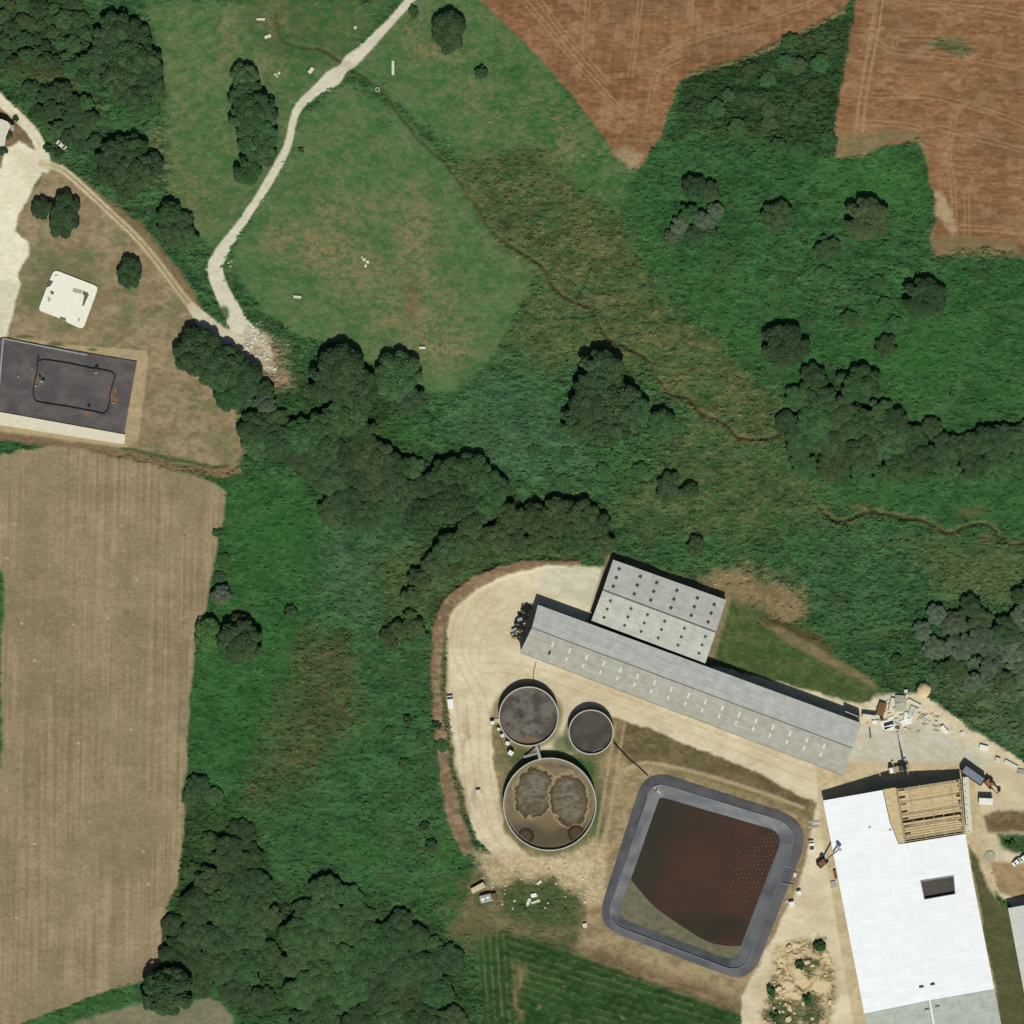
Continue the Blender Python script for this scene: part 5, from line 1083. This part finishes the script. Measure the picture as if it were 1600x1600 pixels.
for (x0, y0), (x1, y1) in (((1216, 1350), (1236, 1356)), ((1202, 1376), (1240, 1383))):
    m = MB(); m.tube([P(x0, y0, -.9), P((x0+x1)/2, (y0+y1)/2, .85), P(x1, y1, .45)], .16, 6); m.build('outlet_pipe', noisy('pale_pipe', (138, 140, 140), (160, 162, 162), 2, .6, .2), lg)
fm = MB().rock((0, 0, 0), (.36, .36, .22), 3, 7, 4, .1).build('float', noisy('bubble_tan', (128, 110, 88), (160, 142, 116), 3, .7, .1), None)
rr = random.Random(9); nfl = 0
for i in range(14):
    for j in range(16):
        x = 1128+i*6.6+(j % 2)*3.3+rr.uniform(-1, 1); y = 1302+j*7.0+rr.uniform(-1, 1)
        if x > 1221-(y-1300)*.27: continue
        s_d = (x-1128)/95-(abs(y-1360)/60)*.35+.12*(y > 1385)
        if rr.random() > s_d*1.6+.05 or (y < 1312 and x < 1170): continue
        o = fm if nfl == 0 else fm.copy()
        if nfl: col.objects.link(o)
        o.location = P(x, y, -1.32); nfl += 1
        tag(o, 'small pale speck afloat on the eastern half of the red-brown lagoon', 'float', 'specks afloat on the lagoon')
# ------------------------------------------------------------------ vehicles and small things
def wheels(root, L, W, r=.36, mat=None):
    for sx in (-1, 1):
        for sy in (-1, 1):
            m = MB(); m.tube([(sx*L*.31, sy*(W/2-.24), r), (sx*L*.31, sy*(W/2+.02), r)], r, 14); wv = m.build('wheel', M_dkrub, root)
            m = MB(); m.tube([(sx*L*.31, sy*(W/2-.0), r), (sx*L*.31, sy*(W/2+.04), r)], r*.55, 10); m.build('rim', M_steel, wv)
def vehicle(name, label, cat, px, py, rz, L=4.6, W=1.85, kind='car', mat=None, group=None):
    root = thing(name, label, cat, (0, 0, 0), 0, group); mat = mat or M_paint; h = L/2
    if kind == 'car':
        prof = [(-h, .35), (-h, .85), (-h*.86, .95), (-h*.55, 1.0), (-h*.28, 1.42), (h*.45, 1.45), (h*.80, 1.02), (h*.97, .95), (h, .4)]
        gw = [(-h*.50, 1.02), (-h*.27, 1.38), (h*.44, 1.41), (h*.74, 1.03)]
    elif kind == 'van':
        prof = [(-h, .35), (-h, 2.1), (h*.45, 2.15), (h*.62, 1.35), (h*.96, 1.15), (h, .4)]; gw = [(h*.1, 1.3), (h*.1, 1.95), (h*.43, 2.0), (h*.58, 1.35)]
    else:
        prof = [(-h, .4), (-h, 1.05), (-h*.05, 1.05), (0, 1.1), (h*.06, 1.65), (h*.42, 1.7), (h*.62, 1.12), (h*.97, 1.0), (h, .4)]; gw = [(h*.03, 1.12), (h*.08, 1.58), (h*.40, 1.62), (h*.56, 1.14)]
    MB().side(prof, -W/2, W/2).build('body', mat, root, bevel=.07)
    MB().side(gw, -W/2-.015, W/2+.015).build('side_windows', M_glass, root)
    top = [p for p in prof if p[1] == max(q[1] for q in prof)][0]; i = prof.index(top)
    a, b = prof[i], prof[i+1]; m = MB(); o_ = .025
    m.slab([(a[0]+.05, -W/2+.15, a[1]-.0+o_), (b[0]-.03, -W/2+.12, b[1]+o_+.06), (b[0]-.03, W/2-.12, b[1]+o_+.06), (a[0]+.05, W/2-.15, a[1]+o_)], .06); m.build('windscreen', M_glass, root)
    if kind == 'car':
        a, b = prof[3], prof[4]; m = MB(); m.slab([(a[0], -W/2+.15, a[1]+.04), (b[0], -W/2+.15, b[1]+.02), (b[0], W/2-.15, b[1]+.02), (a[0], W/2-.15, a[1]+.04)], .05); m.build('rear_window', M_glass, root)
    if kind == 'pickup':
        MB().box((-h*.52, 0, 1.06), (h*.86, W-.35, .05)).build('load_bed', M_vent, root)
    for sy in (-1, 1): MB().box((h+.0, sy*(W/2-.3), .72), (.08, .34, .18)).build('headlight', M_glow, root)
    wheels(root, L, W); root.location = P(px, py, gz(px, py) if gz(px, py) > -1 else 0); root.rotation_euler = (0, 0, rz); return root
vehicle('van', 'white van parked alone at the western edge of the sandy yard', 'van', 704, 1096.5, math.radians(97), 5.0, 2.3, 'van')
vehicle('parked_car', 'white car nearest the barn of the two touching cars near the right edge', 'car', 1588, 1347, math.radians(40), 3.6, 1.75, 'car')
vehicle('parked_car', 'white car at the right edge, eastern one of the two touching cars', 'car', 1598, 1341, math.radians(40), 3.6, 1.75, 'car')
vehicle('parked_car', 'pale old car standing in weeds where the narrow dirt track meets the tree belt', 'car', 96, 226.5, math.radians(-38), 4.4, 1.8, 'car', M_pale)
vehicle('pickup', 'white pickup on the sandy drive left of the barn, north of the boom lift', 'pickup', 1268, 1320.5, math.radians(95), 3.8, 1.9, 'pickup')
def lorry_box(name, label, cat, px, py, rz, L, W, H, mbox, cab=True):
    root = thing(name, label, cat)
    MB().box((-.0, 0, .95+H/2-.35), (L, W, H-.35)).build('cargo_box', mbox, root, bevel=.05)
    if H > 2.4 or True: MB().box((0, 0, .95+H-.50), (L-.3, W-.3, .06)).build('roof_panel', mbox, root)
    MB().box((0, 0, .75), (L, W*.5, .3)).build('chassis', M_dkrub, root)
    if cab:
        MB().side([(L/2+.1, .5), (L/2+.1, 2.5), (L/2+1.2, 2.5), (L/2+1.75, 1.6), (L/2+1.8, .5)], -W/2+.05, W/2-.05).build('cab', M_paint, root, bevel=.06)
        m = MB(); m.slab([(L/2+1.25, -W/2+.2, 2.52), (L/2+1.8, -W/2+.2, 1.66), (L/2+1.8, W/2-.2, 1.66), (L/2+1.25, W/2-.2, 2.52)], .06); m.build('windscreen', M_glass, root)
    for sx in (-.36, -.2, .3):
        for sy in (-1, 1):
            m = MB(); m.tube([(sx*L, sy*(W/2-.3), .5), (sx*L, sy*(W/2), .5)], .5, 14); m.build('wheel', M_dkrub, root)
    root.location = P(px, py, .1); root.rotation_euler = (0, 0, rz); return root
lb = lorry_box('tipper_trailer', 'dark-sided trailer with a blue-grey sheeted load, north-east of the barn', 'trailer', 1519.5, 1211, math.radians(-35), 9.0, 3.0, 2.6, M_lib, False)
for sy in (-1, 1): MB().box((0, sy*1.66, 2.2), (9.3, .3, 2.1)).build('side_board', M_dark, lb, local=True)
for sx in (-1, 1): MB().box((sx*4.66, 0, 2.2), (.3, 3.0, 2.1)).build('end_board', M_dark, lb, local=True)
m = MB(); m.box((2.3, .1, 3.05-.0), (.8, .6, .14), .3); m.build('blue_cloth', noisy('turquoise_cloth', (70, 140, 160), (90, 160, 180), 2, .7, .1), lb, local=True)
lorry_box('box_lorry', 'white box trailer parked below the orange excavator at the barn corner', 'trailer', 1539.5, 1251.5, math.radians(-3), 5.4, 2.5, 2.3, M_paint, False)
def excavator(label, px, py, rz, boom, mat, name='excavator', cat='excavator', basket=False):
    root = thing(name, label, cat); 
    for sy in (-1, 1):
        MB().side([(-1.8, .0), (-2.1, .4), (-1.8, .85), (1.8, .85), (2.1, .4), (1.8, .0)], sy*1.15-.3, sy*1.15+.3).build('track', M_dkrub, root, bevel=.08)
    MB().box((-.5, 0, 1.5), (3.0, 2.3, 1.1), 0, .93).build('body', mat, root, bevel=.1); MB().box((-2.0, 0, 1.45), (.7, 2.4, 1.2), 0, .9).build('counterweight', M_dkrub, root, bevel=.1)
    c_ = MB().box((.5, .65, 2.35), (1.4, .95, 1.3), 0, .9).build('cab', mat, root, bevel=.06); MB().box((.5, .65, 2.45), (1.46, 1.0, .7), 0, .95).build('window', M_glass, c_)
    m = MB(); pts = boom; 
    for a, b in zip(pts[:-1], pts[1:]): m.beam(a, b, .42, .5)
    m.build('boom', mat if not basket else M_vent, root)
    e = Vector(pts[-1])
    if basket: MB().box(e, (1.1, 1.9, .9), 0, 1).build('basket', M_steel, root)
    else: MB().side([(e.x-.5, e.z), (e.x+.4, e.z+.2), (e.x+.6, e.z-.5), (e.x, e.z-.8), (e.x-.5, e.z-.5)], e.y-.6, e.y+.6).build('bucket', M_dkrub, root)
    root.location = P(px, py, .05); root.rotation_euler = (0, 0, rz); return root
excavator('orange-brown excavator working beside the dark-sided trailer', 1546, 1224, math.radians(-48), [(.6, -.4, 1.6), (2.6, -.7, 4.2), (4.6, -.5, 3.2), (4.4, 1.0, 1.2)], M_orange)
excavator('rusty orange boom lift reaching over the west edge of the barn roof', 1285, 1347, math.radians(42), [(.4, 0, 1.8), (4.5, 0, 4.6), (8.4, 0, 6.9)], M_rust, 'boom_lift', 'boom lift', True)
cr_ = thing('mobile_crane', 'mobile crane with a tall upright boom at the north wall of the barn', 'crane')
MB().box((0, 0, 1.0), (8.0, 2.4, .9)).build('carrier', M_tim2, cr_, bevel=.08); MB().box((-3.0, 0, 2.0), (1.6, 2.3, 1.3), 0, .9).build('cab', M_paint, cr_, bevel=.08)
MB().box((1.6, 0, 2.0), (3.2, 2.3, 1.2), 0, .9).build('counterweight', M_vent, cr_, bevel=.1)
for sx in (-2.6, -1.2, 1.6, 3.0):
    for sy in (-1, 1): MB().tube([(sx, sy*.85, .55), (sx, sy*1.25, .55)], .55, 14).build('wheel', M_dkrub, cr_)
for sx in (-1.8, 3.2):
    for sy in (-1, 1): MB().beam((sx, 0, .9), (sx, sy*3.0, .9), .3, .25).build('outrigger', M_steel, cr_)
for sx in (-1.8, 3.2):
    for sy in (-1, 1): MB().box((sx, sy*3.0, .35), (.9, .9, .5)).build('foot_pad', M_pale, cr_)
cr_.rotation_euler = (0, 0, math.radians(12)); cr_.location = P(1404, 1201, .1)
bm = MB(); loc = cr_.location; R1 = math.radians(-12)
def tocr(p): v = Vector(p)-loc; return Vector((v.x*math.cos(R1)-v.y*math.sin(R1), v.x*math.sin(R1)+v.y*math.cos(R1), v.z))
b0, b1, b2, b3 = P(1413, 1199, 2.6), P(1414.3, 1206, 8.5), P(1415.5, 1213, 14), P(1417, 1221, 20)
bm.beam(tocr(b0), tocr(b1), .8, .8); bm.beam(tocr(b1), tocr(b2), .58, .58); bm.beam(tocr(b2), tocr(b3), .36, .36); bm.build('boom', M_vent, cr_, local=True)
# IBC containers by the tank
def ibc(label, px, py, rz, s_=1.0, group=None):
    root = thing('liquid_container', label, 'container', (0, 0, 0), 0, group)
    MB().box((0, 0, .75*s_), (1.15*s_, 1.0*s_, 1.05*s_)).build('tank_body', M_wpl, root, bevel=.1)
    MB().box((0, 0, .1), (1.25*s_, 1.05*s_, .16)).build('pallet', M_tim2, root); m = MB()
    for z in (.4, .75, 1.1): 
        for a, b in (((-.6, -.52), (.6, -.52)), ((.6, -.52), (.6, .52)), ((.6, .52), (-.6, .52)), ((-.6, .52), (-.6, -.52))): m.beam((a[0]*s_, a[1]*s_, z*s_), (b[0]*s_, b[1]*s_, z*s_), .03, .03)
    m.build('cage', M_steel, root); MB().ring((0, 0), 0, .14, 1.28*s_, 1.34*s_, 12).build('cap', M_dkrub, root)
    root.location = P(px, py, .05); root.rotation_euler = (0, 0, rz)
for lb_, x, y, a, s_ in (('northernmost white container west of the mottled grey tank', 769.5, 1129, .1, 1.35), ('second white container from the north in the row beside the mottled tank', 779, 1139, -.3, 1.05), ('middle white container of the row beside the mottled tank', 785, 1149, .4, 1.2), ('fourth white container of the row beside the mottled tank', 793, 1161, -.3, 1.35), ('southernmost and largest white container of the row by the mottled tank', 798, 1176, -.6, 1.75)):
    ibc(lb_, x, y, a, s_)
m = MB(); m.box(P(777, 1126, .25), (2.2, 1.5, .4), .1); solo(m, 'pallet', M_tim, 'pale wooden pallet beside the northernmost white container', 'pallet')
m = MB(); m.box(P(747.5, 1237.5, .6), (2.0, 2.0, 1.2), .1, .9); solo(m, 'water_trough', M_pale, 'pale square block in the sandy yard west of the largest tank', 'block', bevel=.1)
# tyres piled against the long shed
tm_ = MB().torus((0, 0, .16), .46, .17).build('tyre', M_dkrub, None, smooth=True); nt_ = 0; rr = random.Random(4)
for lay in range(3):
    for i in range(56):
        u = rr.random(); v = rr.random()*(1-.25*lay); x = 812+12*u-(v-.5)*0; yy = v
        py = 946+52*yy; edge = 833-(py-945)*.34; pxx = edge-2-u*17*(1-.5*abs(yy-.45))
        o = tm_ if nt_ == 0 else tm_.copy()
        if nt_: col.objects.link(o)
        z = .0+lay*.32; o.location = P(pxx, py, z); o.rotation_euler = (rr.uniform(-.5, .5), rr.uniform(-.5, .5), 0); nt_ += 1
        tag(o, 'black tyre in the heap against the west end of the very long shed', 'tyre', 'tyres heaped at the end of the long shed')
for k, (x, y, a, b, an, mt) in enumerate(((812, 968, 1.9, 1.2, .3, M_steel), (817, 956, 1.6, 1.0, -.4, M_ridge), (803, 984, 2.0, .9, .5, M_steel), (803, 997, 2.2, .9, -.1, M_tim2), (808, 976, 1.6, .6, .1, M_ridge), (800, 992, 1.4, .7, .7, M_steel))):
    m = MB(); m.box(P(x, y, 1.1-.2*(k % 2)), (a, b, .08), an, 1, (.1, .05)); m.beam(P(x-3, y, 1.2), P(x+3, y+1, 1.2), .12, .08)
    solo(m, 'metal_sheet', mt, ('broad bright metal sheet on the middle of the tyre heap', 'darker sheet near the top of the tyre heap', 'long bright sheet low on the tyre heap', 'brown board at the bottom end of the tyre heap', 'narrow dark sheet just under the broad bright one', 'small bright sheet by the brown board on the tyre heap')[k], 'sheet')
# scrap corner south-west of the tanks
def flatbox(name, label, cat, px, py, L, W, H, ang, mat, z=None, group=None, bev=.03, taper=1.0):
    m = MB(); zz = (gz(px, py) if z is None else z); m.box(P(px, py, zz+H/2), (L, W, H), ang, taper); return solo(m, name, mat, label, cat, group, bevel=bev)
tr_ = thing('farm_trailer', 'long cream-coloured trailer at the top of the scrap corner left of the crop rows', 'trailer')
MB().box((0, 0, 1.0), (5.6, 2.2, .9)).build('body', noisy('cream_paint', (188, 176, 142), (210, 198, 164), 1.5, .6, .2), tr_, bevel=.05); wheels(tr_, 4.0, 2.2, .45); MB().beam((-2.8, 0, .6), (-4.3, 0, .5), .15, .12).build('drawbar', M_steel, tr_)
tr_.location = P(747, 1387, .1); tr_.rotation_euler = (0, 0, math.radians(28))
bt = thing('scrap_boat', 'grey-white hull-shaped scrap tank lying below the cream trailer', 'scrap tank')
MB().side([(-2.8, .2), (-2.4, 1.2), (-.4, 1.7), (1.8, 1.6), (2.8, .3)], -1.5, 1.5).build('hull', noisy('dull_zinc', (140, 140, 138), (206, 208, 206), .8, .5, .3), bt, bevel=.3)
MB().box((2.9, 0, .7), (2.6, 2.8, 1.2), 0, .8).build('rusty_hopper', M_rust, bt, bevel=.15); MB().box((-1.5, 0, 1.5), (1.2, 1.0, .3)).build('lid', M_paint, bt, bevel=.08); MB().box((.5, .2, 1.85), (1.2, .9, .25)).build('lid', M_paint, bt, bevel=.08)
bt.location = P(760, 1403, .1); bt.rotation_euler = (0, 0, math.radians(14))
flatbox('white_sheet', 'bright white sheet in the weeds east of the rusty scrap tank', 'sheet', 834, 1399, 2.2, 1.5, .5, .2, M_paint); flatbox('white_sheet', 'angular pale sheet leaning just below the bright one in the weeds', 'sheet', 826, 1409, 1.3, 2.6, .4, -.4, M_pale)
flatbox('white_plank', 'long pale plank below the bright sheet in the weeds', 'plank', 837, 1409, 3.6, .9, .35, .3, M_pale); flatbox('stone_block', 'small white block north of the pale sheets in the weeds', 'block', 842.5, 1379, 2.2, 1.1, .5, .6, M_pale)
flatbox('stone_block', 'tiny white block between the scrap tank and the pale sheets', 'block', 804, 1408, .9, .7, .4, .2, M_pale); flatbox('stone_block', 'lone pale block at the left corner of the lagoon bank', 'block', 914, 1446, 1.7, 1.7, .9, .2, M_pale)
# stones and troughs in the meadow
for x, y, L, W, H, a, lb_ in ((407.5, 30, 3.2, .9, .5, 0, 'long narrow pale trough at the top of the meadow left of the track'), (418.5, 57, 2.6, 1.2, .5, .35, 'pale stone trough below the narrow one in the upper meadow'), (486, 110, 2.6, 1.4, .7, .9, 'white stone block just west of the farm track crossing'), (464.5, 464, 3.0, 1.0, .6, -.1, 'white trough in the brown patch of the lower meadow'), (660, 543.5, 2.4, 1.0, .7, 0, 'white trough near the lower rim of the meadow'), (614, 106, 1.0, 5.6, .25, .0, 'upright pale strip of concrete east of the track crossing'), (555, 43, 1.0, 1.2, .4, 0, 'faint pale stone above the farm track crossing')):
    flatbox('stone_trough', lb_, 'trough', x, y, L, W, H, a, M_pale)
def rocks(label, cat, spots, name='boulder', mat=None, group=None):
    for k, (x, y, d) in enumerate(spots):
        m = MB(); zz = gz(x, y); m.rock(P(x, y, zz+d*.12), (d, d*.75, d*.45), int(x*7+y)); solo(m, name, mat or M_pale, label, cat, group, smooth=False)
rocks('pale boulder in the little heap in the middle of the lower meadow', 'boulder', [(569, 405, 1.6), (574, 409, 1.7), (571, 415, 1.5), (566, 402, 1.0)], group='boulders in the lower meadow heap')
rocks('pale boulder beside the dark shrub hollow left of the track crossing', 'boulder', [(430, 116, 1.1), (436, 114, 1.5), (433, 119, .9)], group='boulders left of the crossing')
rocks('pale boulder at the junction rubble by the track bend', 'boulder', [(360, 416, .9), (357, 411, .7), (362, 408, .7)], group='boulders by the track bend')
rub_pts = []
rr = random.Random(12)
while len(rub_pts) < 46:
    x, y = rr.uniform(372, 432), rr.uniform(512, 585)
    if in_poly(np.array([x]), np.array([y]), [(375, 525), (398, 508), (422, 540), (432, 575), (410, 572), (385, 552)])[0]: rub_pts.append((x, y, rr.uniform(.5, 1.5)))
rocks('pale stone in the rubble spread at the end of the white farm track', 'boulder', rub_pts, group='stones at the end of the track')
isl = []
rr = random.Random(13)
while len(isl) < 64:
    x, y = rr.uniform(1195, 1306), rr.uniform(1470, 1600)
    if in_poly(np.array([x]), np.array([y]), [(1215, 1478), (1250, 1468), (1288, 1478), (1302, 1520), (1304, 1598), (1196, 1598), (1205, 1530)])[0]: isl.append((x, y, rr.uniform(.7, 3.2) if rr.random() < .3 else rr.uniform(.6, 1.6)))
rocks('sandy boulder in the rubble island left of the white barn', 'boulder', isl, mat=noisy('sandy_rock', (200, 182, 146), (224, 206, 170), 1, .9, .1, bump=.5), group='boulders of the rubble island')
# construction yard north-east
m = MB(); m.rock(P(1443, 1078, .8), (6.4, 5.6, 4.0), 21, 18, 9, .12); solo(m, 'sand_pile', M_sand, 'rounded heap of pale sand at the north tip of the construction yard', 'sand pile', smooth=True)
items = [('timber_stack', 'brown stack of boards at the west side of the construction yard', 'timber stack', 1377, 1108, 2.9, 5.2, 1.3, math.radians(-17), M_rust), ('wall_panel', 'tall white panel standing between the brown boards and grey slabs', 'panel', 1393, 1101, 1.5, 5.4, .9, math.radians(-14), M_pale),
         ('slab_stack', 'grey stack of slabs, upper one in the construction yard', 'slab stack', 1407, 1092, 4.2, 2.8, .9, -.05, M_conc), ('slab_stack', 'broad grey-green stack of slabs in the middle of the construction yard', 'slab stack', 1408, 1105, 4.4, 3.4, .7, .05, noisy('greenish_slab', (168, 168, 146), (192, 192, 170), 1, .9, .1)),
         ('concrete_beam', 'white beam slanting down the north-east rim of the construction yard', 'beam', 1429, 1098, 5.6, .9, .7, math.radians(-28), M_pale), ('sheet_stack', 'pale grey stack of sheets under the slanting white beam', 'sheet stack', 1427, 1112, 3.4, 4.0, .6, math.radians(-20), noisy('greenish_sheet', (180, 184, 170), (204, 208, 194), 1, .8, .1)),
         ('wall_panel', 'thin pale panel on the stack under the slanting beam', 'panel', 1429, 1113, .8, 3.4, .9, math.radians(-25), M_pale), ('bag', 'upright white bag in the centre of the construction yard', 'bag', 1415, 1119, 1.2, 3.0, .8, math.radians(-8), M_wpl), ('tarpaulin', 'white tarpaulin lying below the upright white bag', 'tarpaulin', 1416, 1128, 4.2, 2.2, .3, .3, M_wpl),
         ('tarpaulin', 'large white tarpaulin behind the dark beam near the long shed', 'tarpaulin', 1388, 1130, 5.6, 3.8, .3, .4, M_wpl), ('tarpaulin', 'white tarpaulin in front of the dark beam near the long shed', 'tarpaulin', 1391, 1138, 4.6, 1.5, .3, .15, M_wpl), ('dark_beam', 'dark beam lying across the white tarpaulins', 'beam', 1388.5, 1131.5, 3.8, .8, 1.0, .3, M_dark),
         ('white_crate', 'white crate at the west end of the white tarpaulins', 'crate', 1366.5, 1128, 2.0, 1.2, 1.4, .1, M_paint), ('lean_to_roof', 'small grey roof at the north-east corner of the very long shed', 'roof', 1358, 1119.5, 5.4, 1.5, 2.2, math.radians(-8), M_pale), ('dark_bin', 'dark bin between the small grey roof and the brown boards', 'bin', 1377.5, 1122, 1.2, 1.2, 1.2, .2, M_dark),
         ('steel_trestle', 'thin grey trestle standing on the pale concrete east of the very long shed', 'trestle', 1359.5, 1146, .5, 3.6, .9, .1, M_vent), ('rusty_box', 'small brown box south of the white tarpaulins', 'box', 1402, 1137.5, 1.8, 1.0, .7, -.3, M_rust), ('stone_block', 'greenish stone block above the slabs of the construction yard', 'block', 1415.5, 1080, 1.3, 1.3, .8, .1, M_pale),
         ('bag', 'bright white bag at the hedge foot where the yard narrows eastwards', 'bag', 1475.5, 1140, 1.5, 3.6, .9, math.radians(40), M_wpl), ('stone_block', 'small pale block at the hedge foot between the two white bags', 'block', 1502.5, 1145, 1.3, .9, .6, .4, M_pale), ('bag', 'greenish-white bag at the hedge foot above the dark-sided trailer', 'bag', 1537, 1168, 3.4, 1.8, .9, -.25, M_wpl),
         ('stone_block', 'yellowish white block at the hedge foot north of the excavator', 'block', 1559, 1187, 1.9, 1.7, .9, -.3, M_pale), ('concrete_beam', 'long white beam along the hedge foot near the right edge', 'beam', 1580, 1194, 5.6, 1.2, .7, math.radians(-29), M_pale), ('pallet', 'pale pallets at the right edge below the long white beam', 'pallet', 1596, 1206, 3.2, 2.0, .5, -.2, M_conc),
         ('plank', 'bright cream plank lying on the dirt east of the barn', 'plank', 1551.8, 1377, .85, 6.2, .35, math.radians(9), M_tim), ('low_wall', 'pale wall top rising out of the shade at the east end of the very long shed', 'wall', 1332, 1116, 6.4, .4, 4.0, math.radians(-22), M_steel),
         ('water_tank', 'white tank by the lagoon bank, upper of two', 'tank', 1248.5, 1395, 1.7, 1.5, 1.5, .3, M_wpl), ('water_tank', 'white tank by the lagoon bank, lower of two', 'tank', 1237, 1412, 2.0, 1.6, 1.5, .2, M_wpl), ('stone_block', 'pale brown block on the lagoon bank above the two white tanks', 'block', 1242, 1367, 1.3, 1.7, .7, -.2, M_pale), ('metal_sheet', 'pale flat sheet on the ground beside the lower white tank', 'sheet', 1229, 1409, 1.6, 1.2, .2, .5, M_steel),
         ('pallet', 'grey pallets laid on the drive by the north-west corner of the barn', 'pallet', 1271, 1284, 4.6, 1.0, .2, .05, M_conc), ('pallet', 'second row of grey pallets below the first by the barn corner', 'pallet', 1271, 1292, 4.4, 1.0, .2, .05, M_conc), ('rusty_drum', 'brown scrap against the west wall of the barn', 'scrap', 1305, 1366, 1.1, 3.4, .8, .2, M_rust), ('metal_sheet', 'grey sheets stacked against the west wall of the barn below the brown scrap', 'sheet', 1302, 1382, 2.0, 2.6, .5, .2, M_steel)]
for it in items:
    flatbox(*it[:10], z=.0 if it[3] > 1200 or it[4] > 1000 else None)
m = MB(); m.ring((P(1547.5, 1338, 0).x, P(1547.5, 1338, 0).y), 0, 2.1, .0, .35, 32); solo(m, 'concrete_pad', noisy('grey_pad', (160, 156, 142), (180, 176, 162), 1, .9, .1), 'round grey concrete pad on the dirt east of the barn', 'pad')
m = MB(); m.ring((P(590, 140, 0).x, P(590, 140, 0).y), .5, 1.0, -.2, .35, 20); solo(m, 'well_ring', M_conc, 'small stone well ring by the ditch east of the track crossing', 'well')

# loose offcuts lying about the construction yard
rr = random.Random(31); kinds_ = [(M_pale, 'pale'), (M_conc, 'grey'), (M_tim, 'yellowish'), (M_tim2, 'brown')]; no_ = 0
while no_ < 60:
    x, y = rr.uniform(1350, 1480), rr.uniform(1084, 1150)
    if not in_poly(np.array([x]), np.array([y]), [(1352, 1140), (1366, 1092), (1400, 1086), (1440, 1098), (1478, 1128), (1470, 1142), (1400, 1148)])[0]: continue
    mt, cn = kinds_[rr.randrange(4)]; no_ += 1
    m = MB(); m.box(P(x, y, .15), (rr.uniform(.8, 3.0), rr.uniform(.25, .9), rr.uniform(.15, .5)), rr.uniform(-.7, .7)); solo(m, 'offcut', mt, cn+' offcut of building material strewn about the construction yard', 'offcut', cn+' offcuts in the construction yard')
rr = random.Random(41); no_ = 0
while no_ < 40:                                    # stones and scraps in the rough corner by the scrap
    x, y = rr.uniform(745, 930), rr.uniform(1340, 1440)
    if not in_poly(np.array([x]), np.array([y]), [(750, 1345), (920, 1350), (915, 1420), (840, 1425), (760, 1430)])[0]: continue
    no_ += 1; d = rr.uniform(.4, 1.1); m = MB(); m.rock(P(x, y, gz(x, y)+d*.15), (d, d*.8, d*.5), no_+500); solo(m, 'boulder', M_pale if no_ % 3 else M_tim2, 'small stone lying in the rough corner between the yard and the crop rows', 'boulder', 'stones of the rough corner')
